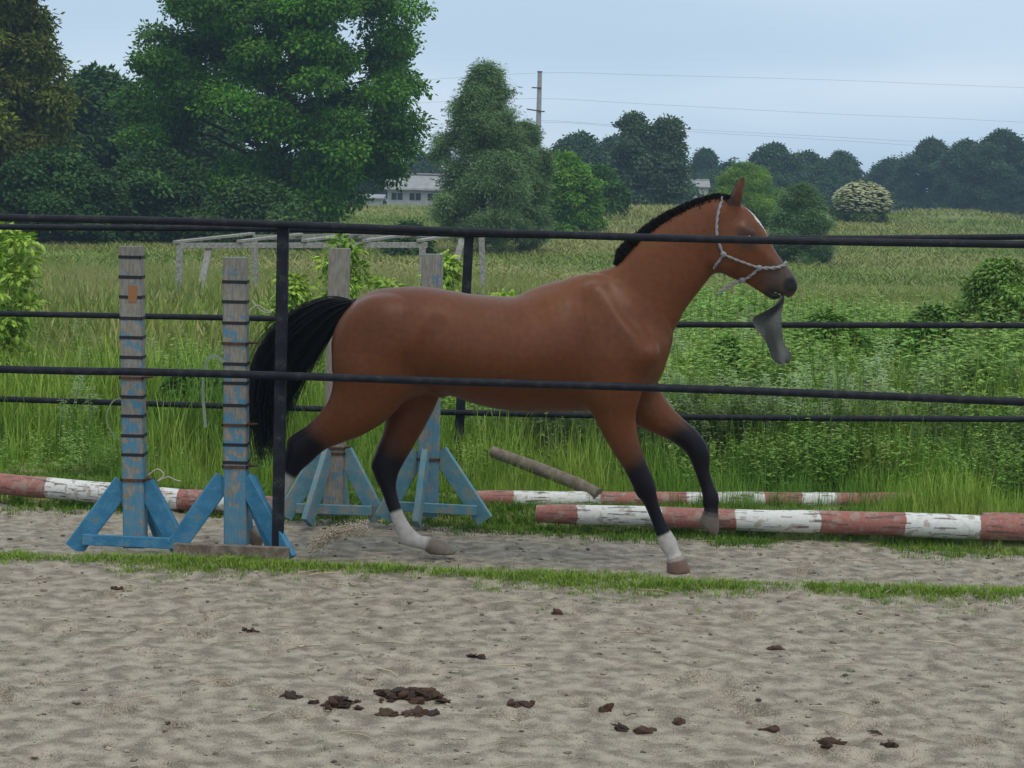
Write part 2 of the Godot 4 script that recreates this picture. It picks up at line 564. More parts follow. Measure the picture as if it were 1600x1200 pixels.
func add_leaf(st: SurfaceTool, at: Vector3, along: Vector3, up: Vector3, length: float, width: float, col: Color) -> void:
	var s := along.cross(up).normalized() * width * 0.5
	var nrm := s.cross(along).normalized()
	if nrm.y < 0: nrm = -nrm
	var a := at
	var b := at + along * length * 0.45 + s - nrm * width * 0.12
	var c := at + along * length - nrm * length * 0.1
	var e := at + along * length * 0.45 - s - nrm * width * 0.12
	var m := at + along * length * 0.5 + nrm * width * 0.1
	for t in [[a, b, m], [b, c, m], [c, e, m], [e, a, m]]:
		var fn: Vector3 = (t[2] - t[0]).cross(t[1] - t[0]).normalized()
		var order := [0, 1, 2] if fn.dot(nrm) > 0.0 else [0, 2, 1]
		if fn.dot(nrm) < 0.0: fn = -fn
		for v in order:
			st.set_color(col)
			st.set_normal(fn)
			st.add_vertex(t[v])

func weed_mesh(height: float, leaves: int, leaf: float, seed_: int, flowers := 0, fcol := Color(1, 1, 1), stems := 4) -> ArrayMesh:
	var r := RandomNumberGenerator.new()
	r.seed = seed_
	var st := st_new()
	for s in stems:
		var foot := Vector3(r.randfn(0, 0.07), 0, r.randfn(0, 0.07))
		var hh := height * r.randf_range(0.65, 1.0)
		var tip := foot + Vector3(r.randfn(0, 0.10), 1.0, r.randfn(0, 0.10)) * hh
		add_tube(st, [foot, foot.lerp(tip, 0.5) + Vector3(r.randfn(0, 0.015), 0, r.randfn(0, 0.015)), tip], [0.005, 0.004, 0.002], 3, false, Color(0.8, 0.85, 0.7))
		for k in leaves:
			var t := r.randf_range(0.12, 1.0)
			var an := r.randf() * TAU
			var along := Vector3(cos(an), r.randf_range(-0.25, 0.6), sin(an)).normalized()
			var tone := r.randf_range(0.7, 1.2)
			var size := leaf * (1.15 - 0.6 * t) * r.randf_range(0.7, 1.2)
			add_leaf(st, foot.lerp(tip, t), along, Vector3.UP, size, size * 0.5, Color(tone, tone, tone * 0.9))
		for k in flowers:
			var c := tip + Vector3(r.randfn(0, 0.03), r.randf_range(-0.16, 0.02), r.randfn(0, 0.03))
			var q := 0.014
			for v in [c + Vector3(q, 0, 0), c + Vector3(-q * 0.6, 0.004, q), c + Vector3(-q * 0.6, 0, -q)]:
				st.set_color(fcol)
				st.set_normal(Vector3.UP)
				st.add_vertex(v)
	return commit(st)

func scatter(called: String, mesh: Mesh, mat: Material, list: Array, parent: Node = null) -> MultiMeshInstance3D:
	# list of [position, yaw, scale(Vector3), colour]
	var mm := MultiMesh.new()
	mm.transform_format = MultiMesh.TRANSFORM_3D
	mm.use_colors = true
	mm.mesh = mesh
	mm.instance_count = list.size()
	for i in list.size():
		var a: Array = list[i]
		var b := Basis(Vector3.UP, a[1])
		if a.size() > 4: b = a[4] * b
		mm.set_instance_transform(i, Transform3D(b.scaled_local(a[2]), a[0]))
		mm.set_instance_color(i, a[3])
	var o := MultiMeshInstance3D.new()
	o.multimesh = mm
	o.material_override = mat
	o.name = called if parent else numbered(called)
	if parent: parent.add_child(o, true)
	else: add_child(o)
	return o

func tint(c: Color, spread := 0.2) -> Color:
	var k := 1.0 + rng.randfn(0, spread)
	k = clampf(k, 0.5, 1.7)
	return Color(c.r * k * (1.0 + rng.randfn(0, spread * 0.35)), c.g * k, c.b * k)

func field_spot(d0: float, d1: float, bias := 1.0) -> Vector2:
	var d := d0 + (d1 - d0) * pow(rng.randf(), bias)
	return Vector2(rng.randf_range(-1, 1) * (0.33 * d + 0.9), d)

func make_meadow_plants() -> void:
	# lush growth right behind the lane
	var lush := []
	var dry := []
	var mid := []
	var weeds := []
	var pale := []
	while lush.size() < 12000:
		var q := field_spot(11.2, 26.0, 1.15)
		var e := q.y - sand_edge(q.x)
		if e < 0.0: continue
		var back := q.y - (13.2 - 0.09 * (q.x + 0.36))
		var s := rng.randf_range(0.65, 1.25) * (0.14 + 0.30 * smooth(0.3, 0.9, e) + 0.56 * smooth(-0.6, 0.5, back))
		if e < 0.5 and rng.randf() < 0.5: continue
		var n := noise_a.get_noise_2d(q.x * 7.0, q.y * 5.0)
		var c := Color(0.17, 0.335, 0.035).lerp(Color(0.28, 0.39, 0.07), clampf(0.45 + n * 1.6, 0, 1))
		c = c.lerp(Color(0.34, 0.37, 0.12), smooth(17.0, 26.0, q.y) * (0.75 if q.x < 0.5 else 0.35))
		s *= clampf(1.0 + n * 1.3, 0.35, 1.5)
		if n < -0.12 and rng.randf() < 0.5: continue
		c = c.lerp(Color(0.09, 0.2, 0.03), clampf(-noise_b.get_noise_2d(q.x * 4.0 + 11.0, q.y * 3.0) * 1.8, 0.0, 0.8))
		lush.append([Vector3(q.x, ground_base(q.x, q.y) - 0.01, -q.y), rng.randf() * TAU, Vector3(1, 1, 1) * Vector3(s, s * rng.randf_range(0.8, 1.25), s), tint(c, 0.16)])
	while dry.size() < 9000:
		var q := field_spot(17.0, 45.0, 1.0)
		var s := rng.randf_range(0.7, 1.25) * (1.0 - 0.5 * smooth(22.0, 36.0, q.y)) * (1.0 if q.x < 0.5 else 0.7)
		var n := noise_a.get_noise_2d(q.x * 2.0, q.y * 2.0 + 40.0)
		var c := Color(0.23, 0.30, 0.075).lerp(Color(0.36, 0.345, 0.15), clampf(0.5 + n * 1.8, 0, 1))
		dry.append([Vector3(q.x, meadow_height(q.x, q.y), -q.y), rng.randf() * TAU, Vector3(s, s, s), tint(c, 0.16)])
	while mid.size() < 16000:
		var q := field_spot(40.0, 150.0, 1.2)
		var s := rng.randf_range(0.8, 1.9) * (0.55 + q.y / 120.0)
		var n := noise_a.get_noise_2d(q.x * 0.5, q.y * 0.3 + 90.0)
		var c := Color(0.20, 0.27, 0.06).lerp(Color(0.33, 0.32, 0.125), clampf(0.5 + n * 1.8, 0, 1))
		mid.append([Vector3(q.x, meadow_height(q.x, q.y) - 0.02, -q.y), rng.randf() * TAU, Vector3(s * 1.8, s * 0.38, s * 1.8), tint(c, 0.14)])
	while weeds.size() < 3400:
		var q := field_spot(12.7, 24.0, 1.25)
		var n := noise_b.get_noise_2d(q.x * 3.0, q.y * 2.4)
		var want := 0.22 + 0.6 * smooth(0.4, 1.8, q.x) + n * 0.6
		if rng.randf() > want: continue
		var s := rng.randf_range(0.55, 1.0) * (0.62 + 0.38 * smooth(0.4, 1.8, q.x)) * (0.5 + 0.6 * smooth(12.7, 15.5, q.y)) * (1.0 + n * 0.35)
		var c := Color(0.16, 0.32, 0.05).lerp(Color(0.32, 0.45, 0.12), rng.randf())
		weeds.append([Vector3(q.x, 0, -q.y), rng.randf() * TAU, Vector3(s, s, s), tint(c, 0.15)])
	for k in 900:
		var q := field_spot(13.3, 20.0, 1.3)
		if noise_b.get_noise_2d(q.x * 2.5 + 31.0, q.y * 2.5) < 0.02: continue
		if q.x < -0.6 and rng.randf() < 0.8: continue
		var s := rng.randf_range(0.5, 0.95)
		pale.append([Vector3(q.x, 0, -q.y), rng.randf() * TAU, Vector3(s, s, s), tint(Color(0.30, 0.40, 0.16), 0.12)])
	for k in 150:
		var x := rng.randfn(1.55, 0.45) if k % 4 else rng.randfn(0.22, 0.14)
		var d := 13.5 - 0.09 * x + rng.randfn(0.15, 0.22)
		var s := rng.randf_range(0.45, 0.8)
		pale.append([Vector3(x, 0, -d), rng.randf() * TAU, Vector3(s, s, s), tint(Color(0.33, 0.42, 0.19), 0.12)])
	tag(scatter("tall_grass", blade_mesh(26, 0.50, 0.09, 0.010, 0.55, 1), mats.grass, lush), "lush tall green grass growing behind the painted poles", "grass", "", "stuff")
	tag(scatter("seeding_grass", blade_mesh(30, 0.62, 0.14, 0.008, 0.45, 2, 0.4, Color(1.5, 1.3, 1.2)), mats.grass, dry), "yellowish seeding grass in the field behind the lane", "grass", "", "stuff")
	tag(scatter("meadow_grass", blade_mesh(44, 0.30, 0.26, 0.013, 0.7, 3), mats.grass, mid), "olive meadow grass on the far rolling field", "grass", "", "stuff")
	tag(scatter("nettle_patch", weed_mesh(0.92, 22, 0.11, 4), mats.leaf, weeds), "leafy green nettles and weeds behind the far fence", "weeds", "", "stuff")
	tag(scatter("pale_flowering_weeds", weed_mesh(0.95, 12, 0.07, 5, 60, Color(2.1, 1.75, 3.2), 5), mats.leaf, pale), "pale whitish green flowering weeds behind the far fence", "weeds", "", "stuff")
	# the strip of short grass under the near fence, and the fringe along the poles
	var strip := []
	for k in 4000:
		var x := rng.randf_range(-5.0, 5.0)
		var n := noise_b.get_noise_2d(x * 7.0, 3.0)
		var w := 0.072 + 0.05 * n
		var off := rng.randfn(0, w)
		if rng.randf() < 0.26 and n > -0.15: off = -absf(rng.randfn(0, 0.27))
		if rng.randf() > 0.75 + n: continue
		var d := berm_depth(x) + off
		var s := rng.randf_range(0.5, 1.2) * (1.0 - 0.4 * smooth(0.1, 0.4, absf(off)))
		strip.append([Vector3(x, sand_height(x, d) - 0.004, -d), rng.randf() * TAU, Vector3(s, s * 0.9, s), tint(Color(0.19, 0.29, 0.04), 0.2)])
	for k in 7000:
		var x := rng.randf_range(-4.5, 4.5)
		var d := sand_edge(x) + rng.randfn(0.12, 0.16) + (rng.randf() * 0.9 if k % 2 else 0.0)
		if rng.randf() > 0.62 + noise_b.get_noise_2d(x * 5.0, 9.0): continue
		var s := rng.randf_range(0.6, 1.5)
		strip.append([Vector3(x, ground_base(x, d) - 0.005, -d), rng.randf() * TAU, Vector3(s, s, s), tint(Color(0.115, 0.21, 0.022), 0.18)])
	for k in 150:
		var q := Vector2(rng.randf_range(-4, 4), rng.randf_range(5.4, 9.6))
		for b in rng.randi_range(1, 3):
			var p := q + Vector2(rng.randfn(0, 0.03), rng.randfn(0, 0.03))
			var s := rng.randf_range(0.25, 0.6)
			strip.append([Vector3(p.x, sand_height(p.x, p.y) - 0.004, -p.y), rng.randf() * TAU, Vector3(s, s * 0.7, s), tint(Color(0.11, 0.16, 0.04), 0.2)])
	tag(scatter("short_grass", blade_mesh(26, 0.042, 0.028, 0.005, 0.9, 6), mats.grass, strip), "narrow strip of short green grass under the near fence", "grass", "", "stuff")

func rock_mesh(seed_: int, squash: float, rough: float) -> ArrayMesh:
	var s := SphereMesh.new()
	s.radius = 1.0
	s.height = 2.0
	s.radial_segments = 14
	s.rings = 8
	var arr := s.get_mesh_arrays()
	var v: PackedVector3Array = arr[Mesh.ARRAY_VERTEX]
	var n := FastNoiseLite.new()
	n.seed = seed_
	n.frequency = 0.9
	n.fractal_octaves = 3
	for i in v.size():
		v[i] *= 1.0 + rough * n.get_noise_3dv(v[i])
		v[i].y *= squash
	arr[Mesh.ARRAY_VERTEX] = v
	var me := ArrayMesh.new()
	me.add_surface_from_arrays(Mesh.PRIMITIVE_TRIANGLES, arr)
	var st := SurfaceTool.new()
	st.create_from(me, 0)
	st.generate_normals()
	return st.commit()

func make_litter() -> void:
	# crumbs of sand and soil, bits of straw
	var clods := []
	for k in 11000:
		var q := Vector2(rng.randf_range(-4.4, 4.4), rng.randf_range(5.3, 11.9))
		var s := 0.003 + 0.009 * pow(rng.randf(), 5.0)
		var c := Color(0.33, 0.285, 0.22).lerp(Color(0.09, 0.07, 0.052), pow(rng.randf(), 1.6))
		if sand_edge(q.x) - q.y < 0.05: continue
		clods.append([Vector3(q.x, sand_height(q.x, q.y) + s * 0.2, -q.y), rng.randf() * TAU, Vector3(s * rng.randf_range(0.8, 1.7), s * rng.randf_range(0.5, 0.9), s), tint(c, 0.12)])
	tag(scatter("soil_crumbs", rock_mesh(3, 0.6, 1.1), mats.plain_tint, clods), "crumbs of sand and dark soil strewn over the arena", "crumbs", "", "stuff")
	var straws := []
	for k in 420:
		var q := Vector2(rng.randf_range(-4.2, 4.2), rng.randf_range(5.4, 11.4))
		var s := rng.randf_range(0.35, 1.0)
		straws.append([Vector3(q.x, sand_height(q.x, q.y) + 0.007, -q.y), rng.randf() * TAU, Vector3(s, s, s), tint(Color(0.4, 0.34, 0.22), 0.2)])
	var st := st_new()
	add_tube(st, [Vector3(-0.08, 0, 0), Vector3(-0.02, 0.006, 0.006), Vector3(0.05, 0.003, -0.004), Vector3(0.1, 0, 0.01)], [0.0022, 0.0025, 0.0025, 0.0018], 4, true, Color(1, 1, 1))
	tag(scatter("straw_bits", commit(st), mats.plain_tint, straws), "loose bits of straw scattered over the sand", "straw", "", "stuff")
	# droppings, each heap a thing of its own
	var lumps := [rock_mesh(31, 0.6, 0.8), rock_mesh(32, 0.5, 1.0), rock_mesh(33, 0.7, 0.9)]
	var heaps := [
		[Vector3(-0.328, 0.000, -7.206), 0.125, 0.055, 34, "largest heap of dark brown manure on the sand", "flat"],
		[Vector3(-0.586, 0.000, -7.068), 0.07, 0.045, 15, "reddish brown manure heap left of the largest heap", ""],
		[Vector3(0.064, 0.000, -7.132), 0.05, 0.03, 7, "small brown manure heap right of the largest heap", ""],
		[Vector3(-0.766, 0.000, -7.171), 0.028, 0.015, 3, "single manure lump at the left end of the heaps", ""],
		[Vector3(-0.327, 0.000, -6.967), 0.11, 0.02, 12, "thin crumbled manure spread in front of the largest heap", ""],
		[Vector3(1.102, 0.000, -6.737), 0.065, 0.03, 7, "flat manure crumble near the bottom right of the arena", ""],
		[Vector3(1.270, -0.000, -6.886), 0.02, 0.01, 3, "round dark manure lump near the bottom right of the arena", ""],
		[Vector3(1.293, 0.000, -6.698), 0.03, 0.012, 3, "low manure bit right of the flat bottom right crumble", ""],
		[Vector3(0.465, -0.000, -6.852), 0.07, 0.02, 6, "row of small manure bits in the middle foreground", ""],
		[Vector3(0.599, 0.000, -6.951), 0.02, 0.01, 2, "small dark manure bit right of the foreground row", ""],
		[Vector3(0.360, 0.000, -7.088), 0.02, 0.01, 2, "small brown manure bit behind the foreground row", ""],
		[Vector3(0.925, 0.000, -6.896), 0.04, 0.012, 3, "long manure bit between the foreground row and right lumps", ""],
		[Vector3(-0.094, 0.000, -7.916), 0.035, 0.012, 3, "brown clod on the sand behind the manure heaps", ""],
		[Vector3(0.213, 0.000, -8.767), 0.025, 0.01, 2, "brown clod just in front of the grass strip", ""],
		[Vector3(1.079, 0.000, -8.199), 0.035, 0.012, 3, "grey brown clod in the middle right of the arena", ""],
		[Vector3(-1.054, -0.000, -8.260), 0.03, 0.012, 3, "dark clod on the left side of the arena", ""],
		[Vector3(-1.766, 0.000, -9.085), 0.022, 0.012, 2, "brown clod at the far left of the arena", ""],
	]
	for h in heaps:
		var p: Vector3 = h[0]
		p.y = sand_height(p.x, -p.z) - 0.004
		var t := thing("manure_heap", h[4], "manure", p, 0.0, "droppings on the sand")
		for k in int(h[3] * 1.8):
			var q := Vector2(rng.randfn(0, h[1] * 0.5), rng.randfn(0, h[2] * 0.75))
			var s := rng.randf_range(0.006, 0.014) if k % 2 else rng.randf_range(0.010, 0.021)
			var lift: float = 0.028 * exp(-q.length_squared() / (h[1] * h[1] * 0.35)) if h[3] > 10 and h[4].find("thin") < 0 else 0.0
			var o := part("lump", lumps[k % 3], [mats.manure, mats.manure_dark, mats.manure_straw][[0, 1, 0, 2, 1][k % 5]], t, Vector3(q.x, s * 0.35 + lift * rng.randf_range(0.3, 1.0), q.y))
			o.scale = Vector3(s * rng.randf_range(1.0, 1.9), s * rng.randf_range(0.8, 1.2), s * rng.randf_range(0.9, 1.3))
			o.rotation = Vector3(rng.randfn(0, 0.3), rng.randf() * TAU, rng.randfn(0, 0.3))

# trees ------------------------------------------------------------
var clump_meshes := {}
func clump(kind: String) -> ArrayMesh:
	if clump_meshes.has(kind): return clump_meshes[kind]
	var r := RandomNumberGenerator.new()
	r.seed = kind.hash() % 10000
	var st := st_new()
	var spec: Array = {"broad": [22, 1.0, 0.42, 0.7], "fine": [30, 1.0, 0.36, 0.24], "far": [22, 1.0, 0.44, 0.65], "spray": [12, 1.0, 0.55, 0.5]}[kind]
	for k in spec[0]:
		var at := Vector3(r.randfn(0, 1), r.randfn(0, 0.6), r.randfn(0, 1)) * 0.42
		var along := (at.normalized() + Vector3(r.randfn(0, 0.5), r.randf_range(-0.8, 0.1), r.randfn(0, 0.5))).normalized()
		var tone := r.randf_range(0.7, 1.25)
		add_leaf(st, at, along, (Vector3.UP + Vector3(r.randfn(0, 0.5), 0, r.randfn(0, 0.5))).normalized(), spec[2] * r.randf_range(0.7, 1.2), spec[2] * spec[3], Color(tone, tone, tone * 0.92))
	clump_meshes[kind] = commit(st)
	return clump_meshes[kind]

func make_tree(called: String, label: String, category: String, at: Vector3, height: float, radius: float, profile: Array, col: Color, kind: String, lobes: int, per: int, size: float, seed_: int, trunk_r: float, bare: float, group := "", flat := 0.7) -> Node3D:
	# profile: [height fraction, radius fraction] pairs of the crown's outline
	var r := RandomNumberGenerator.new()
	r.seed = seed_
	col = Color(col.r * 1.5, col.g * 1.4, col.b * 1.25)
	var t := thing(called, label, category, at, 0.0, group)
	var width_at := func(f: float) -> float:
		for i in profile.size() - 1:
			if f <= profile[i + 1][0]:
				return lerpf(profile[i][1], profile[i + 1][1], (f - profile[i][0]) / (profile[i + 1][0] - profile[i][0]))
		return profile[profile.size() - 1][1]
	var wood := st_new()
	var lean := Vector3(r.randfn(0, 0.03), 1, r.randfn(0, 0.03)) * height
	var trunk := []
	var rad := []
	for k in 9:
		var f := k / 8.0 * 0.9
		trunk.append(lean * f + Vector3(r.randfn(0, 0.02), 0, r.randfn(0, 0.02)) * height * f + (Vector3(0, -0.15, 0) if k == 0 else Vector3.ZERO))
		rad.append(trunk_r * (1.35 if k == 0 else 1.0) * (1.0 - 0.92 * f))
	add_tube(wood, trunk, rad, 8)
	var list := []
	var n := FastNoiseLite.new()
	n.seed = seed_
	n.frequency = 0.25
	for l in lobes:
		var f := lerpf(bare, 1.0, pow((l + r.randf()) / lobes, 0.85))
		var an := l * 2.39996 + r.randfn(0, 0.5)
		var env: float = radius * width_at.call(f)
		var rr := env * sqrt(r.randf_range(0.2, 1.0)) * r.randf_range(0.82, 1.16)
		var lr := (0.14 + 0.10 * r.randf()) * radius * (1.0 - 0.25 * f)
		if kind == "far": lr *= 1.35
		rr = maxf(0.0, rr - lr * 0.55)
		var c := Vector3(cos(an) * rr, f * height - lr * 0.4, sin(an) * rr)
		# the limb that carries this spray of leaves
		if l % 2 == 0:
			var from: Vector3 = lean * clampf(f * 0.82 - 0.10 * rr / radius, bare * 0.6, 0.86)
			var mid := from.lerp(c, 0.55) + Vector3(0, 0.06 * rr, 0)
			var br := trunk_r * 0.30 * (1.1 - f * 0.7)
			add_tube(wood, [from, mid, c], [br, br * 0.6, br * 0.2], 5, false)
		var cnt := int(per * r.randf_range(0.6, 1.3))
		var tone := 1.0 + r.randfn(0, 0.18)
		for k in cnt:
			var dirn := Vector3(r.randfn(0, 1), r.randfn(0, 1), r.randfn(0, 1)).normalized()
			if dirn.y < -0.25 and r.randf() < 0.6: dirn.y = -dirn.y
			var p := c + Vector3(dirn.x, dirn.y * flat, dirn.z) * lr * pow(r.randf(), 0.4) * 1.15
			var s := size * r.randf_range(0.7, 1.35)
			var k2 := tone * (1.0 + r.randfn(0, 0.14))
			var b := Basis(Vector3(r.randfn(0, 1), 0.2, r.randfn(0, 1)).normalized(), r.randfn(0, 0.35))
			list.append([p, r.randf() * TAU, Vector3(s, s, s), Color(col.r * k2 * (1.0 + r.randfn(0, 0.08)), col.g * k2, col.b * k2), b])
	part("trunk", commit(wood), mats.bark, t)
	scatter("crown", clump(kind), mats.leaf, list, t).set_meta("kind", "stuff")
	return t

func on_land(p: Vector3) -> Vector3:
	return Vector3(p.x, meadow_height(p.x, -p.z) - 0.05, p.z)

const ROUND := [[0.0, 0.35], [0.15, 0.75], [0.35, 1.0], [0.6, 0.95], [0.8, 0.72], [0.93, 0.4], [1.0, 0.1]]
const MAPLE := [[0.0, 0.5], [0.14, 0.72], [0.26, 0.98], [0.5, 0.98], [0.66, 0.9], [0.8, 0.75], [0.92, 0.5], [1.0, 0.15]]
const TALL := [[0.0, 0.5], [0.2, 0.95], [0.4, 1.0], [0.6, 0.86], [0.8, 0.62], [0.93, 0.34], [1.0, 0.08]]
const BUSH := [[0.0, 0.85], [0.3, 1.0], [0.6, 0.9], [0.85, 0.55], [1.0, 0.15]]

func make_trees() -> void:
	var deep := Color(0.056, 0.155, 0.012)
	var dark := Color(0.035, 0.085, 0.02)
	var grey := Color(0.12, 0.20, 0.095)
	var light := Color(0.12, 0.22, 0.04)
	# the big maple
	make_tree("maple_tree", "big dense dark green maple above the blue jump wings", "tree", on_land(Vector3(-8.302, 0.187, -70.000)), 11.3, 5.4, MAPLE, deep, "broad", 125, 80, 0.34, 7, 0.34, 0.12, "", 0.5)
	make_tree("oak_tree", "tall dark olive tree cut off by the left edge", "tree", on_land(Vector3(-17.235, 0.089, -64.000)), 12.5, 3.3, TALL, Color(0.10, 0.135, 0.018), "broad", 150, 80, 0.36, 8, 0.3, 0.05, "", 0.7)
	# dark thicket under and behind them
	make_tree("thicket_tree", "dark thicket tree between the left edge tree and the maple", "tree", on_land(Vector3(-16.351, -0.207, -80.000)), 5.9, 3.0, ROUND, dark, "far", 70, 60, 0.5, 9, 0.16, 0.03, "dark thicket on the left")
	make_tree("thicket_tree", "low dark shrub below the left side of the maple", "shrub", on_land(Vector3(-11.533, 0.085, -66.000)), 2.9, 2.3, BUSH, dark, "far", 50, 75, 0.33, 10, 0.1, 0.02, "dark thicket on the left")
	make_tree("thicket_tree", "low dark shrub at the foot of the left edge tree", "shrub", on_land(Vector3(-14.154, 0.086, -63.000)), 2.7, 2.2, BUSH, dark, "far", 50, 75, 0.33, 11, 0.1, 0.02, "dark thicket on the left")
	make_tree("thicket_tree", "dark green shrub right below the maple trunk", "shrub", on_land(Vector3(-8.188, 0.210, -64.000)), 2.1, 1.9, BUSH, Color(0.04, 0.085, 0.022), "far", 45, 75, 0.33, 12, 0.1, 0.02, "dark thicket on the left")
	make_tree("thicket_tree", "small lighter shrub at the right foot of the maple", "shrub", on_land(Vector3(-6.772, 0.287, -62.000)), 1.25, 0.75, BUSH, Color(0.055, 0.11, 0.03), "far", 26, 40, 0.3, 13, 0.06, 0.02, "dark thicket on the left")
	make_tree("thicket_tree", "dim tree seen through the maple's lower left boughs", "tree", on_land(Vector3(-14.184, -0.353, -90.000)), 4.8, 3.4, ROUND, dark, "far", 60, 60, 0.5, 14, 0.15, 0.03, "dark thicket on the left")
	# willow in the middle
	make_tree("willow_tree", "tall grey green willow beside the utility pole", "tree", on_land(Vector3(-1.053, -0.015, -64.000)), 5.75, 1.5, TALL, grey, "fine", 90, 60, 0.30, 15, 0.12, 0.1, "", 1.2)
	make_tree("willow_tree", "shorter grey green willow right in front of the utility pole", "tree", on_land(Vector3(0.208, 0.063, -66.000)), 4.1, 0.95, TALL, grey, "fine", 60, 70, 0.28, 16, 0.08, 0.1, "", 1.2)
	# green scrub right of it
	make_tree("alder_bush", "fresh green alder right of the willow", "tree", on_land(Vector3(1.944, 0.551, -84.000)), 3.15, 1.5, BUSH, Color(0.095, 0.215, 0.02), "broad", 70, 60, 0.30, 17, 0.08, 0.02, "scrub in mid field")
	make_tree("alder_bush", "darker green bush right of the fresh green alder", "tree", on_land(Vector3(3.697, 0.759, -92.000)), 2.3, 1.3, BUSH, Color(0.05, 0.12, 0.022), "broad", 55, 60, 0.32, 18, 0.08, 0.02, "scrub in mid field")
	make_tree("birch_tree", "left of two airy tall trees behind the scrub", "tree", on_land(Vector3(6.958, 0.828, -125.000)), 6.1, 1.25, [[0.0, 0.6], [0.4, 1.0], [0.7, 0.8], [0.82, 0.6], [0.9, 0.75], [1.0, 0.2]], Color(0.06, 0.10, 0.045), "far", 46, 24, 0.45, 19, 0.12, 0.08, "pair of airy trees")
	make_tree("birch_tree", "right of two airy tall trees behind the scrub", "tree", on_land(Vector3(9.099, 0.880, -125.000)), 5.9, 1.25, [[0.0, 0.6], [0.4, 1.0], [0.7, 0.8], [0.82, 0.6], [0.9, 0.75], [1.0, 0.2]], Color(0.06, 0.10, 0.045), "far", 46, 24, 0.45, 20, 0.12, 0.08, "pair of airy trees")
	# far belt of trees: [pixel x, distance, height, radius, label]
	var belt := [
		[Vector3(4.607, 0.779, -150.000), 4.3, 3.0, "far tree rising over the fresh green alder"],
		[Vector3(7.654, 0.779, -160.000), 4.6, 3.2, "far dark tree left of the airy pair"],
		[Vector3(9.828, 0.869, -155.000), 4.6, 3.6, "far dark tree below the airy pair"],
		[Vector3(19.067, 0.686, -210.000), 5.2, 1.7, "small round far tree left of the horse's ear"],
		[Vector3(19.735, 0.851, -190.000), 3.3, 3.2, "low far tree behind the horse's ear"],
		[Vector3(22.959, 0.966, -185.000), 5.1, 2.9, "dark far tree right of the horse's ear"],
		[Vector3(26.713, 1.021, -190.000), 4.6, 2.8, "far tree behind the pale flowering bush's left side"],
		[Vector3(31.355, 1.059, -200.000), 4.9, 2.6, "far tree above the pale flowering bush"],
		[Vector3(39.059, 1.136, -215.000), 4.8, 3.6, "low far tree right of the pale flowering bush"],
		[Vector3(41.069, 1.259, -205.000), 6.6, 3.3, "tall far tree at the left of the right belt"],
		[Vector3(42.402, 1.366, -195.000), 6.2, 3.4, "far tree in the middle of the right belt"],
		[Vector3(44.684, 1.458, -190.000), 7.0, 3.6, "tallest far tree near the right edge"],
		[Vector3(48.408, 1.549, -190.000), 6.6, 3.8, "far tree cut off by the right edge"],
		[Vector3(54.230, 1.654, -195.000), 6.4, 3.8, "far tree beyond the right edge"],
		[Vector3(-8.672, 0.748, -190.000), 3.4, 2.6, "far tree behind the pale building"],
		[Vector3(-13.820, 0.666, -180.000), 3.2, 3.0, "far tree left of the pale building"],
		[Vector3(-36.881, -0.009, -120.000), 6.4, 4.0, "far tree beyond the left edge"],
		[Vector3(-57.328, -0.730, -150.000), 7.2, 4.6, "wide far tree further beyond the left edge"],
		[Vector3(-76.639, -1.349, -170.000), 7.6, 5.0, "outermost far tree beyond the left edge"],
	]
	for i in belt.size():
		var b: Array = belt[i]
		make_tree("far_tree", b[3], "tree", on_land(b[0]), b[1] + 1.1, b[2], ROUND, Color(0.038, 0.082, 0.034), "far", 60, 46, 0.56, 100 + i, 0.18, 0.02, "belt of trees on the horizon")
	# bushes on the field behind the horse's head
	make_tree("sallow_bush", "grey green bush on the field right of the horse's nose", "bush", on_land(Vector3(8.581, -0.014, -62.000)), 2.35, 0.92, TALL, Color(0.10, 0.175, 0.085), "fine", 60, 80, 0.26, 31, 0.06, 0.02, "bushes on the field", 1.0)
	make_tree("sallow_bush", "light green rounded bush behind the horse's forehead", "bush", on_land(Vector3(9.726, 0.270, -88.000)), 2.5, 1.75, BUSH, light, "fine", 60, 70, 0.30, 32, 0.06, 0.02, "bushes on the field", 0.9)
	var el := make_tree("elder_bush", "round pale cream flowering bush on the field at right", "bush", on_land(Vector3(17.644, 1.267, -105.000)), 2.05, 1.45, ROUND, Color(0.085, 0.13, 0.035), "broad", 60, 60, 0.26, 33, 0.06, 0.02, "bushes on the field")
	var blooms := []
	for k in 1100:
		var an := rng.randf() * TAU
		var v := rng.randf_range(-0.5, 1.0)
		var rr := sqrt(1.0 - v * v)
		blooms.append([Vector3(cos(an) * rr * 1.42 * rng.randf_range(0.85, 1.05), 1.22 + v * 1.0 * rng.randf_range(0.9, 1.05), sin(an) * rr * 1.42), rng.randf() * TAU, Vector3(0.085, 0.04, 0.085) * rng.randf_range(0.6, 1.5), tint(Color(0.46, 0.47, 0.28), 0.12)])
	scatter("blossom", rock_mesh(71, 0.6, 0.5), mats.plain_tint, blooms, el).set_meta("kind", "stuff")
	make_tree("field_bush", "small dark bush below the willow on the left", "bush", on_land(Vector3(-3.084, 0.046, -60.000)), 0.9, 0.7, BUSH, Color(0.05, 0.1, 0.03), "far", 20, 40, 0.28, 35, 0.05, 0.02, "bushes on the field")
	# leafy shrubs at the lane's far fence
	make_tree("leafy_shrub", "leafy shrub at the right edge behind the far fence", "shrub", on_land(Vector3(4.149, 0.769, -17.500)), 1.42, 0.62, BUSH, Color(0.12, 0.21, 0.05), "spray", 60, 112, 0.075, 36, 0.02, 0.05, "shrubs behind the far fence")
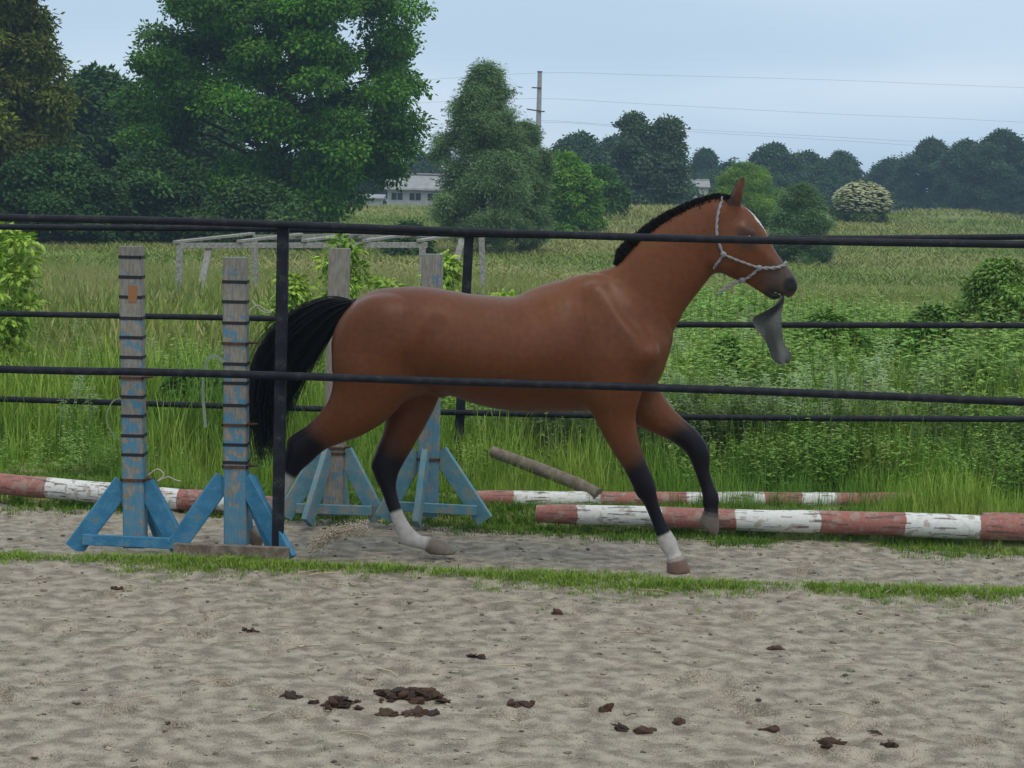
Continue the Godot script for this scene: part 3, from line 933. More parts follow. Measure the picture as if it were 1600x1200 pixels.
	make_tree("leafy_shrub", "darker leafy shrub left of the right edge shrub", "shrub", on_land(Vector3(3.374, 0.598, -16.600)), 1.02, 0.5, BUSH, Color(0.085, 0.17, 0.035), "spray", 46, 96, 0.075, 37, 0.02, 0.05, "shrubs behind the far fence")
	make_tree("leafy_shrub", "leafy shrub behind the rag in the horse's mouth", "shrub", on_land(Vector3(2.573, 0.564, -16.800)), 0.95, 0.55, BUSH, Color(0.11, 0.21, 0.04), "spray", 46, 96, 0.075, 38, 0.02, 0.05, "shrubs behind the far fence")
	make_tree("leafy_shrub", "dark leafy shrub on the grass between the front jump wings", "shrub", on_land(Vector3(-2.254, -0.008, -14.400)), 0.55, 0.32, BUSH, Color(0.06, 0.14, 0.03), "spray", 30, 80, 0.075, 39, 0.014, 0.05, "shrubs behind the far fence")
	make_tree("leafy_shrub", "leafy shrub under the horse's chest behind the poles", "shrub", on_land(Vector3(1.645, 0.239, -15.600)), 0.8, 0.45, BUSH, Color(0.12, 0.22, 0.05), "spray", 40, 96, 0.075, 40, 0.014, 0.05, "shrubs behind the far fence")
	# young saplings with bright leaves
	var young := [
		[Vector3(-3.853, 0.505, -15.500), 1.56, 0.20, "bright green sapling cut off by the left edge"],
		[Vector3(-1.375, 0.490, -16.500), 1.50, 0.15, "bright sapling above the left rear jump wing"],
		[Vector3(-1.897, 0.401, -17.500), 1.15, 0.16, "low bright sapling right of the near fence post"],
		[Vector3(-1.044, 0.460, -17.000), 1.15, 0.16, "low bright sapling between the two rear jump wings"],
		[Vector3(-0.595, 0.486, -16.800), 1.36, 0.13, "bright sapling above the right rear jump wing"],
		[Vector3(-0.062, 0.408, -18.000), 1.0, 0.2, "low bright sapling right of the far fence post"],
	]
	for i in young.size():
		var y: Array = young[i]
		make_tree("young_sapling", y[3], "sapling", on_land(y[0]), y[1], y[2], [[0.0, 0.3], [0.4, 0.7], [0.7, 1.0], [0.9, 0.8], [1.0, 0.3]], Color(0.21, 0.33, 0.055), "spray", 18, 12, 0.11, 50 + i, 0.008, 0.25, "saplings behind the far fence")

# ---------------------------------------------------------------- fences
func make_fences() -> void:
	var up := Vector3.UP
	var f := thing("pipe_fence", "near dark steel pipe fence running in front of the horse", "fence")
	var tops := [Vector3(-5.527, 1.643, -10.392), Vector3(-2.543, 1.643, -10.123), Vector3(-1.837, 1.648, -10.060), Vector3(-1.140, 1.645, -9.997), Vector3(-0.327, 1.634, -9.924), Vector3(0.961, 1.627, -9.807), Vector3(2.396, 1.640, -9.678), Vector3(3.071, 1.646, -9.617)]
	var mids := [Vector3(-5.544, 0.882, -10.392), Vector3(-2.542, 0.893, -10.123), Vector3(-1.831, 0.902, -10.060), Vector3(-1.130, 0.906, -9.997), Vector3(-0.312, 0.904, -9.924), Vector3(0.985, 0.906, -9.807), Vector3(2.431, 0.895, -9.678), Vector3(3.110, 0.891, -9.617)]
	part("rail", tube(spline(tops, 4), filled(29, 0.0185), 10), mats.pipe, f)
	part("rail", tube(spline(mids, 4), filled(29, 0.0195), 10), mats.pipe, f)
	for p in [[Vector3(-1.137, 1.641, -9.997), Vector3(-1.142, -0.012, -9.998)], [Vector3(2.823, 1.639, -9.639), Vector3(2.879, -0.078, -9.641)], [Vector3(-5.425, 1.629, -10.383), Vector3(-5.498, -0.135, -10.386)]]:
		var b: Vector3 = p[1]
		b.y = -0.25
		part("post", beam(b - Vector3(0, 0, 0.042), (p[0] as Vector3) - Vector3(0, -0.004, 0.042), 0.056, 0.05, Vector3.RIGHT), mats.pipe, f)
	f = thing("pipe_fence", "far dark steel pipe fence with three rails behind the horse", "fence")
	for r in [[Vector3(-4.510, 1.536, -13.572), Vector3(-3.384, 1.537, -13.471), Vector3(-1.517, 1.570, -13.302), Vector3(-0.311, 1.568, -13.194), Vector3(1.761, 1.595, -13.007), Vector3(3.186, 1.642, -12.878), Vector3(3.811, 1.666, -12.821)], [Vector3(-4.513, 0.955, -13.572), Vector3(-3.383, 0.967, -13.471), Vector3(-1.508, 0.989, -13.302), Vector3(-0.299, 1.004, -13.194), Vector3(1.013, 1.026, -13.076), Vector3(3.212, 1.086, -12.878), Vector3(3.839, 1.103, -12.821)], [Vector3(-4.516, 0.400, -13.572), Vector3(-3.382, 0.402, -13.471), Vector3(-1.500, 0.407, -13.302), Vector3(-0.285, 0.415, -13.194), Vector3(1.235, 0.437, -13.057), Vector3(3.240, 0.493, -12.878), Vector3(3.869, 0.511, -12.821)]]:
		part("rail", tube(spline(r, 4), filled(25, 0.0195), 10), mats.pipe, f)
	for p in [[Vector3(-0.299, 1.576, -13.192), Vector3(-0.351, 0.007, -13.199)], [Vector3(3.779, 1.673, -12.824), Vector3(3.836, 0.005, -12.827)], [Vector3(-4.445, 1.546, -13.566), Vector3(-4.474, -0.135, -13.568)]]:
		var b: Vector3 = p[1]
		b.y = -0.3
		part("post", beam(b - Vector3(0, 0, 0.042), (p[0] as Vector3) - Vector3(0, 0, 0.042), 0.06, 0.05, Vector3.RIGHT), mats.pipe, f)

# ---------------------------------------------------------------- jump wings
func make_wing(label: String, base: Vector3, top: Vector3, w: float, legs: Array, spread_y: float, postmat: String, legmat: String, bands: Array, bars: Array) -> Node3D:
	# base and top: ends of the square post; legs: end points of the slanted feet, relative to base
	var t := thing("jump_wing", label, "jump stand", base, 0.0, "wooden jump wings")
	var up := top - base
	var ax := up.normalized()
	part("post", beam(Vector3(0, 0.01, 0), up, w, w, Vector3.RIGHT, 0.007), mats[postmat], t)
	for l in legs:
		var e: Vector3 = l
		var out := Vector3(e.x, 0, e.z).normalized()
		var side := out.cross(Vector3.UP).normalized()
		var from := ax * spread_y + out * w * 0.52
		var bd := 0.034
		# boards stand on edge and lie against the post's faces
		part("leg", beam(from + Vector3(0, 0.045, 0) + side * 0.002, e + Vector3(0, 0.01, 0), bd, 0.098, side, 0.004), mats[legmat], t)
	for b in bars:
		part("crossbar", beam(b[0], b[1], 0.028, 0.055, Vector3(0, 0, 1) if absf(b[1].x - b[0].x) > absf(b[1].z - b[0].z) else Vector3(1, 0, 0), 0.003), mats[legmat], t)
	for b in bands:
		var h: float = b[0]
		var c := ax * h
		var fat: float = 0.006 if b[1] == "rust" else 0.0022
		var tall: float = 0.014 if b[1] == "rust" else 0.016
		var st := st_new()
		var hw := w / 2.0 + fat
		# a square hoop round the post, of four flat strips
		for s in [[Vector3(-hw, 0, hw), Vector3(hw, 0, hw), Vector3(0, 0, 1)], [Vector3(-hw, 0, -hw), Vector3(hw, 0, -hw), Vector3(0, 0, -1)], [Vector3(hw, 0, -hw), Vector3(hw, 0, hw), Vector3(1, 0, 0)], [Vector3(-hw, 0, -hw), Vector3(-hw, 0, hw), Vector3(-1, 0, 0)]]:
			var inset: Vector3 = s[2] * fat * 0.5
			add_beam(st, c + s[0] - inset, c + s[1] - inset, fat, tall, s[2], 0.0006)
		part("hoop" if b[1] == "rust" else "height_mark", commit(st), mats[b[1]], t)
		if b[1] == "rust" and b.size() > 2:
			part("peg", tube([c + Vector3(w * 0.5, 0, 0.01), c + Vector3(w * 0.5 + 0.05, 0.004, 0.012)], [0.006, 0.005], 6), mats.rust, t)
	return t

func make_wings() -> void:
	var b: Array
	var p1 := Vector3(-1.879, -0.007, -10.220)
	var t1 := Vector3(-1.912, 1.515, -10.220)
	b = []
	for y in [397, 428, 459, 492, 522, 553, 615, 645, 676, 706]: b.append([(857.0 - y) / 313.0, "band"])
	b.append([(857.0 - 585.0) / 313.0, "rust", 1])
	b.append([(857.0 - 746.0) / 313.0, "rust", 1])
	make_wing("leftmost blue jump wing, its weathered post showing an orange patch", p1, t1, 0.108, [Vector3(-0.30, -0.01, 0.06), Vector3(0.245, -0.01, 0.06), Vector3(0.10, -0.01, -0.24)], 0.29, "post_bright", "blue_paint", b, [[Vector3(-0.25, 0.055, 0.085), Vector3(0.21, 0.045, 0.085)]])
	var orange := part("patch", beam(Vector3(0.012, 0, 0), Vector3(0.012, 0.085, 0), 0.044, 0.003, Vector3.RIGHT, 0.0008), plain(0.8, Color(0.27, 0.12, 0.045)), get_node("jump_wing"), (t1 - p1) * (857.0 - 471.0) / 472.0 + Vector3(0, 0, 0.0555))
	orange.set_meta("label", "bright orange bare patch on the post")
	var p2 := Vector3(-1.366, 0.022, -10.200)
	var t2 := Vector3(-1.389, 1.474, -10.200)
	b = []
	for y in [435, 466, 499, 563, 593, 628, 690, 718]: b.append([(853.0 - y) / 314.0, "band"])
	for y in [531, 659, 725]: b.append([(853.0 - y) / 314.0, "rust", 1])
	make_wing("blue jump wing beside the near fence post, grey plank at its foot", p2, t2, 0.116, [Vector3(-0.30, -0.01, 0.06), Vector3(0.21, -0.01, 0.07), Vector3(0.285, -0.04, 0.20), Vector3(0.03, -0.01, -0.25)], 0.30, "post_bright", "blue_paint", b, [])
	var p3 := Vector3(-1.002, -0.024, -11.550)
	var t3 := Vector3(-0.988, 1.498, -11.550)
	make_wing("left rear jump wing, faded and mostly bare grey post", p3, t3, 0.116, [Vector3(-0.27, -0.01, 0.05), Vector3(-0.12, -0.01, 0.26), Vector3(0.27, -0.01, 0.08), Vector3(0.05, -0.01, -0.24)], 0.33, "post_bare", "faded_blue", [[0.365, "rust"], [0.395, "rust", 1]], [[Vector3(-0.2, 0.05, 0.07), Vector3(0.23, 0.05, 0.1)]])
	var p4 := Vector3(-0.458, -0.002, -11.450)
	var t4 := Vector3(-0.461, 1.481, -11.450)
	make_wing("right rear jump wing, pale blue with a grey topped post", p4, t4, 0.118, [Vector3(-0.25, -0.01, 0.06), Vector3(-0.05, -0.01, 0.27), Vector3(0.325, -0.01, 0.08), Vector3(0.03, -0.01, -0.24)], 0.33, "post_faded", "faded_blue2", [[0.335, "rust", 1], [0.72, "rust"]], [[Vector3(-0.2, 0.07, 0.08), Vector3(0.28, 0.06, 0.1)]])
	# plank lying at the foot of the second wing
	var pl := part("weathered_plank", beam(Vector3(-1.646, 0.032, -9.985), Vector3(-1.075, 0.028, -9.965), 0.035, 0.07, Vector3(0, 0, 1), 0.004), mats.brown_wood, self)
	tag(pl, "grey brown plank on edge in front of the blue jump wing", "plank")
	# loose straps and twine on the wings
	var s := part("hanging_strap", ribbon([Vector3(-1.430, 0.955, -10.120), Vector3(-1.467, 0.984, -10.110), Vector3(-1.503, 0.974, -10.100), Vector3(-1.525, 0.916, -10.100), Vector3(-1.530, 0.814, -10.100), Vector3(-1.523, 0.719, -10.100), Vector3(-1.515, 0.630, -10.100)], 0.015), mats.strap, self)
	tag(s, "pale strap hanging left of the second blue jump wing", "strap")
	s = part("hanging_twine", tube(spline([Vector3(-1.943, 0.762, -10.140), Vector3(-1.983, 0.743, -10.130), Vector3(-2.009, 0.679, -10.120), Vector3(-1.999, 0.615, -10.120), Vector3(-1.969, 0.570, -10.130), Vector3(-1.941, 0.543, -10.150)], 4), filled(21, 0.0035), 5), mats.strap, self)
	tag(s, "thin pale twine looped on the left side of the leftmost wing", "twine")
	s = part("knotted_twine", tube(spline([Vector3(-1.807, 0.377, -10.160), Vector3(-1.760, 0.409, -10.150), Vector3(-1.726, 0.382, -10.140), Vector3(-1.758, 0.349, -10.140), Vector3(-1.706, 0.374, -10.130), Vector3(-1.667, 0.359, -10.130), Vector3(-1.638, 0.353, -10.130)], 4), filled(25, 0.0035), 5), mats.twine, self)
	tag(s, "knotted straw coloured twine on the right of the leftmost wing", "twine")
	s = part("bent_wire", tube(spline([Vector3(-1.312, 1.211, -10.140), Vector3(-1.270, 1.241, -10.130), Vector3(-1.229, 1.220, -10.130), Vector3(-1.196, 1.209, -10.120), Vector3(-1.244, 1.210, -10.130), Vector3(-1.297, 1.262, -10.140)], 4), filled(21, 0.0035), 5), mats.twine, self)
	tag(s, "bent pale wire sticking out of the second blue wing's post", "wire")

func ribbon(pts: Array, width: float) -> ArrayMesh:
	var st := st_new()
	var c := spline(pts, 5)
	for i in c.size() - 1:
		add_beam(st, c[i], c[i + 1], 0.003, width, Vector3(0.3, 0, 1), 0.0005)
	return commit(st)

# ---------------------------------------------------------------- painted poles
func make_pole(label: String, a: Vector3, b: Vector3, r: float, bands: Array, seed_: int, swell := 0.0) -> void:
	var pts := []
	var rad := []
	for k in 25:
		var t := k / 24.0
		pts.append(a.lerp(b, t) + Vector3(0, noise_b.get_noise_2d(t * 30.0, seed_) * 0.006, noise_b.get_noise_2d(t * 30.0, seed_ + 9) * 0.006))
		rad.append(r * (1.0 + swell * t) * (1.0 + 0.04 * noise_b.get_noise_2d(t * 60.0, seed_ + 20)) * (0.93 if k == 0 or k == 24 else 1.0))
	var o := part("painted_pole", tube(pts, rad, 18), pole_material(seed_, bands), self)
	tag(o, label, "pole", "red and white ground poles")

func make_poles() -> void:
	make_pole("red and white pole on the ground behind the blue wings", Vector3(-3.238, 0.058, -12.000), Vector3(-1.235, -0.019, -11.750), 0.063, [0.262, 0.48, 0.60, 0.655, 0.775, 0.88], 301)
	make_pole("rear right pole, half sunk in the grass behind the longer one", Vector3(-0.195, 0.029, -11.980), Vector3(2.518, 0.023, -12.400), 0.052, [0.08, 0.27, 0.46, 0.635, 0.72, 0.80], 311)
	make_pole("front right pole, the longest, running out of the right edge", Vector3(0.156, 0.027, -11.500), Vector3(3.694, 0.050, -11.200), 0.054, [0.065, 0.2, 0.315, 0.448, 0.58, 0.695, 0.84], 321, 0.42)
	make_pole("short red pole end at the right edge behind the longest pole", Vector3(2.665, 0.065, -11.420), Vector3(4.009, 0.049, -11.500), 0.045, [0.95], 331)
	var o := part("bare_log", tube([Vector3(-0.108, 0.243, -12.550), Vector3(0.148, 0.180, -12.350), Vector3(0.405, 0.112, -12.150), Vector3(0.529, 0.067, -12.050)], [0.036, 0.04, 0.04, 0.036], 12), mats.brown_wood, self)
	tag(o, "bare grey brown log leaning out of the weeds onto the poles", "log")

# ---------------------------------------------------------------- old wooden frame, buildings, pylons
func make_background_things() -> void:
	var t := thing("wooden_frame", "old grey wooden trestle frame standing in the meadow", "frame")
	var d := 31.0
	var w: Material = mats.grey_wood
	part("beam", beam(Vector3(-5.137, 1.001, -31.000), Vector3(-1.327, 1.103, -31.000), 0.05, 0.085, Vector3(0, 0, 1)), w, t)
	part("beam", beam(Vector3(-4.250, 1.110, -33.200), Vector3(-0.349, 1.257, -33.200), 0.05, 0.08, Vector3(0, 0, 1)), w, t)
	for q in [[Vector3(-5.129, 1.060, -30.950), Vector3(-4.257, 1.171, -33.250)], [Vector3(-4.164, 1.093, -30.950), Vector3(-3.479, 1.180, -33.250)], [Vector3(-3.189, 1.126, -30.950), Vector3(-2.547, 1.213, -33.250)], [Vector3(-2.272, 1.149, -30.950), Vector3(-1.614, 1.236, -33.250)], [Vector3(-1.452, 1.169, -30.950), Vector3(-0.733, 1.278, -33.250)]]:
		part("rung", beam(q[0], q[1], 0.09, 0.04, Vector3(1, 0, 0)), w, t)
	for q in [[Vector3(-5.069, 0.983, -31.000), Vector3(-5.096, -0.122, -31.000)], [Vector3(-4.631, 0.992, -31.050), Vector3(-4.791, -0.072, -30.600)], [Vector3(-4.218, 1.080, -33.200), Vector3(-4.183, -0.018, -33.200)], [Vector3(-1.404, 1.072, -31.000), Vector3(-1.362, -0.031, -31.000)], [Vector3(-0.844, 1.177, -32.400), Vector3(-1.121, 0.029, -31.800)], [Vector3(-0.555, 1.231, -33.200), Vector3(-0.477, 0.073, -33.200)]]:
		part("leg", beam(q[1] - Vector3(0, 0.1, 0), q[0], 0.1, 0.06, Vector3(1, 0, 0)), w, t)
	# low barn behind
	var c := on_land(Vector3(-4.698, 1.018, -150.000))
	var b := thing("barn", "long pale barn with a grey roof beyond the field", "building", c)
	var L := 4.6
	part("wall", beam(Vector3(-L, 0.72, 0), Vector3(L, 0.72, 0), 4.0, 1.6, Vector3(0, 0, 1), 0.02), mats.plaster, b)
	part("roof", beam(Vector3(-L - 0.2, 1.98, 1.1), Vector3(L + 0.2, 1.98, 1.1), 2.9, 0.09, Vector3(0, -0.42, 1).normalized(), 0.02), mats.roof, b)
	part("roof", beam(Vector3(-L - 0.2, 1.98, -1.1), Vector3(L + 0.2, 1.98, -1.1), 2.9, 0.09, Vector3(0, 0.42, 1).normalized(), 0.02), mats.roof, b)
	part("fascia", beam(Vector3(-L - 0.2, 1.42, 2.42), Vector3(L + 0.2, 1.42, 2.42), 0.06, 0.16, Vector3(0, 0, 1), 0.01), mats.plaster, b)
	for k in 7:
		var wd := part("window", beam(Vector3(-3.9 + k * 1.3, 0.62, 2.0), Vector3(-3.9 + k * 1.3, 1.12, 2.0), 0.8, 0.06, Vector3.RIGHT, 0.01), mats.pane, b)
		part("frame", beam(Vector3(-3.9 + k * 1.3, 0.58, 2.03), Vector3(-3.9 + k * 1.3, 1.16, 2.03), 0.05, 0.05, Vector3.RIGHT, 0.005), mats.plaster, wd)
	c = on_land(Vector3(-10.967, 0.908, -140.000))
	b = thing("shed", "low pale shed half hidden under the maple's right boughs", "building", c)
	part("wall", beam(Vector3(-1.7, 0.3, 0), Vector3(1.8, 0.3, 0), 2.0, 0.9, Vector3(0, 0, 1), 0.02), mats.plaster, b)
	part("roof", beam(Vector3(-1.9, 0.82, 0), Vector3(2.0, 0.82, 0), 2.4, 0.12, Vector3(0, -0.1, 1).normalized(), 0.02), mats.roof, b)
	part("door", beam(Vector3(0.4, 0.0, 1.0), Vector3(0.4, 0.62, 1.0), 0.6, 0.05, Vector3.RIGHT, 0.01), mats.pane, b)
	var tp := part("tarpaulin_heap", rock_mesh(91, 0.5, 0.35), mats.tarp, self, on_land(Vector3(-11.667, 1.261, -128.000)) + Vector3(0, 0.12, 0))
	tp.scale = Vector3(0.8, 0.55, 0.6)
	tag(tp, "small blue tarpaulin heap left of the low shed", "heap")
	c = on_land(Vector3(15.545, 1.403, -175.000))
	b = thing("cottage", "tiny pale cottage roof showing left of the horse's ear", "building", c)
	part("wall", beam(Vector3(-0.65, 1.2, 0), Vector3(0.65, 1.2, 0), 2.0, 2.4, Vector3(0, 0, 1), 0.02), mats.plaster, b)
	part("roof", beam(Vector3(-0.8, 2.6, 0.55), Vector3(0.8, 2.6, 0.55), 1.5, 0.1, Vector3(0, -0.5, 1).normalized(), 0.02), mats.roof, b)
	part("roof", beam(Vector3(-0.8, 2.6, -0.55), Vector3(0.8, 2.6, -0.55), 1.5, 0.1, Vector3(0, 0.5, 1).normalized(), 0.02), mats.roof, b)
	part("window", beam(Vector3(0, 1.0, 1.0), Vector3(0, 1.7, 1.0), 0.6, 0.05, Vector3.RIGHT, 0.01), mats.pane, b)
	# utility poles
	var base := on_land(Vector3(1.466, 1.168, -150.000))
	var top := Vector3(1.467, 11.211, -150.000)
	var u := thing("utility_pole", "tall pale concrete utility pole rising behind the willow", "utility pole", base)
	var up := top - base
	part("mast", tube([Vector3(0, -0.3, 0), up * 0.5, up], [0.24, 0.2, 0.16], 12), mats.concrete, u)
	part("cap", tube([up, up + Vector3(0, 0.08, 0)], [0.19, 0.19], 10), mats.rust, u)
	var arm1 := Vector3(1.240, 10.078, -150.000) - base
	var arm2 := Vector3(1.235, 8.441, -150.000) - base
	part("crossarm", beam(arm1 + Vector3(-0.33, 0.01, 0.2), arm1 + Vector3(0.36, -0.01, 0.2), 0.09, 0.09, Vector3(0, 0, 1), 0.01), mats.rust, u)
	part("crossarm", beam(arm2 + Vector3(-0.66, 0.09, 0.2), arm2 + Vector3(0.66, -0.07, 0.2), 0.09, 0.09, Vector3(0, 0, 1), 0.01), mats.rust, u)
	var far := thing("utility_pole", "tiny distant utility pole between the far trees", "utility pole", on_land(Vector3(27.654, 0.524, -260.000)))
	var ft: Vector3 = Vector3(27.397, 8.086, -260.000) - far.position
	part("mast", tube([Vector3(0, -0.3, 0), ft], [0.2, 0.14], 8), mats.concrete, far)
	part("crossarm", beam(ft + Vector3(-0.55, -0.1, 0), ft + Vector3(0.55, -0.1, 0), 0.12, 0.12, Vector3(0, 0, 1), 0.01), mats.rust, far)
	var wires := [
		[[Vector3(-56.341, 5.102, -150.000), Vector3(-23.748, 8.527, -150.000), Vector3(-9.823, 10.155, -150.000), Vector3(1.446, 11.171, -150.100), Vector3(8.794, 11.266, -151.000), Vector3(23.879, 11.673, -158.000), Vector3(40.519, 11.937, -166.000), Vector3(93.483, 12.913, -190.000)], "uppermost power line wire across the sky"],
		[[Vector3(-56.352, 3.943, -150.000), Vector3(-23.735, 7.281, -150.000), Vector3(-9.793, 8.588, -150.000), Vector3(0.888, 9.314, -150.100), Vector3(8.856, 9.180, -151.000), Vector3(23.977, 9.103, -158.000), Vector3(40.647, 9.184, -166.000), Vector3(93.763, 8.825, -190.000)], "middle power line wire across the sky"],
		[[Vector3(-56.364, 2.551, -150.000), Vector3(-23.719, 5.755, -150.000), Vector3(-9.764, 7.019, -150.000), Vector3(0.835, 7.742, -150.100), Vector3(8.906, 7.508, -151.000), Vector3(24.044, 7.352, -158.000), Vector3(40.740, 7.191, -166.000), Vector3(93.895, 6.893, -190.000)], "lower power line wire across the sky"],
		[[Vector3(-56.742, 2.322, -151.000), Vector3(-23.874, 5.549, -151.000), Vector3(-9.824, 6.821, -151.000), Vector3(1.780, 7.661, -151.000), Vector3(8.969, 7.406, -152.000), Vector3(24.206, 7.143, -159.000), Vector3(41.002, 6.863, -167.000), Vector3(94.430, 6.330, -191.000)], "lowest power line wire across the sky"],
	]
	for q in wires:
		var o := part("power_wire", tube(spline(q[0], 4), filled(29, 0.007), 4), mats.wire, self)
		tag(o, q[1], "wire", "power line wires")
	var pk := part("field_plank", beam(Vector3(8.218, 0.049, -55.000), Vector3(8.972, 0.084, -55.000), 0.12, 0.06, Vector3(0, 0, 1)), mats.brown_wood, self)
	pk.position.y = 0.0
	tag(pk, "small brown plank lying on the field right of the grey green bush", "plank")

# ---------------------------------------------------------------- the horse
const CELL := 0.009
var gx := 0
var gy := 0
var gz := 0
var g0 := Vector3.ZERO
var field := PackedFloat32Array()

func dense(st: Array, per: int) -> Array:
	# stations made finer by a smooth curve through them
	var out := []
	for i in st.size() - 1:
		var a: Array = st[max(i - 1, 0)]
		var b: Array = st[i]
		var c: Array = st[i + 1]
		var d: Array = st[min(i + 2, st.size() - 1)]
		for k in per:
			var t := float(k) / per
			var row := []
			for q in 5: row.append(cubic_interpolate(b[q], c[q], a[q], d[q], t))
			out.append(row)
	out.append(st[st.size() - 1])
	return out

func loft(stations: Array, k: float, carve := false, per := 4) -> void:
	var s := dense(stations, per)
	var n := s.size()
	var m := maxf(k, CELL * 3.0) + CELL
	var x0 := 1e9
	var x1 := -1e9
	var y0 := 1e9
	var y1 := -1e9
	for a in s:
		x0 = minf(x0, a[0] - a[3]); x1 = maxf(x1, a[0] + a[3])
		y0 = minf(y0, a[1] - a[3]); y1 = maxf(y1, a[1] + a[3])
	var i0 := clampi(int((x0 - m - g0.x) / CELL), 0, gx - 1)
	var i1 := clampi(int((x1 + m - g0.x) / CELL) + 1, 0, gx - 1)
	var j0 := clampi(int((y0 - m - g0.y) / CELL), 0, gy - 1)
	var j1 := clampi(int((y1 + m - g0.y) / CELL) + 1, 0, gy - 1)
	var sx := PackedFloat32Array(); var sy := PackedFloat32Array(); var sz := PackedFloat32Array(); var sr := PackedFloat32Array(); var sw := PackedFloat32Array()
	for a in s:
		sx.append(a[0]); sy.append(a[1]); sz.append(a[2]); sr.append(a[3]); sw.append(a[4])
	for j in range(j0, j1 + 1):
		var y := g0.y + j * CELL
		for i in range(i0, i1 + 1):
			var x := g0.x + i * CELL
			var best := 1e9
			var bd := 0.0
			var bz := 0.0
			var br := 0.0
			var bw := 0.0
			for q in n - 1:
				var dx := sx[q + 1] - sx[q]
				var dy := sy[q + 1] - sy[q]
				var px := x - sx[q]
				var py := y - sy[q]
				var l2 := dx * dx + dy * dy + 1e-9
				var slope := clampf((sr[q + 1] - sr[q]) / sqrt(l2), -0.8, 0.8)
				var away := absf(px * dy - py * dx) / sqrt(l2)
				var t := clampf((px * dx + py * dy) / l2 + away * slope / sqrt(1.0 - slope * slope) / sqrt(l2), 0.0, 1.0)
				var ex := px - dx * t
				var ey := py - dy * t
				var dd := sqrt(ex * ex + ey * ey)
				var r := sr[q] + (sr[q + 1] - sr[q]) * t
				if dd - r < best:
					best = dd - r
					bd = dd
					br = r
					bz = sz[q] + (sz[q + 1] - sz[q]) * t
					bw = sw[q] + (sw[q + 1] - sw[q]) * t
			if best > m: continue
			var a2 := bd / br
			a2 *= a2
			var mn := minf(br, bw)
			var reach := 1.0 + m / mn
			reach = reach * reach - a2
			if reach <= 0.0: continue
			var zr := bw * sqrt(reach)
			var k0 := maxi(0, int((bz - zr - g0.z) / CELL))
			var k1 := mini(gz - 1, int((bz + zr - g0.z) / CELL) + 1)
			var idx := (j * gx + i) * gz
			for kk in range(k0, k1 + 1):
				var zz := (g0.z + kk * CELL - bz) / bw
				var dist := (sqrt(a2 + zz * zz) - 1.0) * mn
				var f := field[idx + kk]
				if carve:
					dist = -dist
					var hh := maxf(k - absf(f - dist), 0.0) / k
					field[idx + kk] = maxf(f, dist) + hh * hh * k * 0.25
				else:
					var hh := maxf(k - absf(f - dist), 0.0) / k
					field[idx + kk] = minf(f, dist) - hh * hh * k * 0.25

func cut(at: Vector3, n: Vector2, reach: float) -> void:
	# trim a sole flat
	for j in range(maxi(0, int((at.y - reach - g0.y) / CELL)), mini(gy, int((at.y + reach - g0.y) / CELL) + 1)):
		for i in range(maxi(0, int((at.x - reach - g0.x) / CELL)), mini(gx, int((at.x + reach - g0.x) / CELL) + 1)):
			var d := (g0.x + i * CELL - at.x) * n.x + (g0.y + j * CELL - at.y) * n.y
			for kk in range(maxi(0, int((at.z - reach - g0.z) / CELL)), mini(gz, int((at.z + reach - g0.z) / CELL) + 1)):
				var idx := (j * gx + i) * gz + kk
				field[idx] = maxf(field[idx], d)

func surface_z(x: float, y: float) -> float:
	# how far the near flank stands out at this place of the side view
	var i := clampi(int(round((x - g0.x) / CELL)), 0, gx - 1)
	var j := clampi(int(round((y - g0.y) / CELL)), 0, gy - 1)
	for kk in range(gz - 2, 0, -1):
		var idx := (j * gx + i) * gz + kk
		if field[idx] < 0.0:
			var a := field[idx]
			var b := field[idx + 1]
			return g0.z + (kk + a / (a - b)) * CELL
	return 0.0

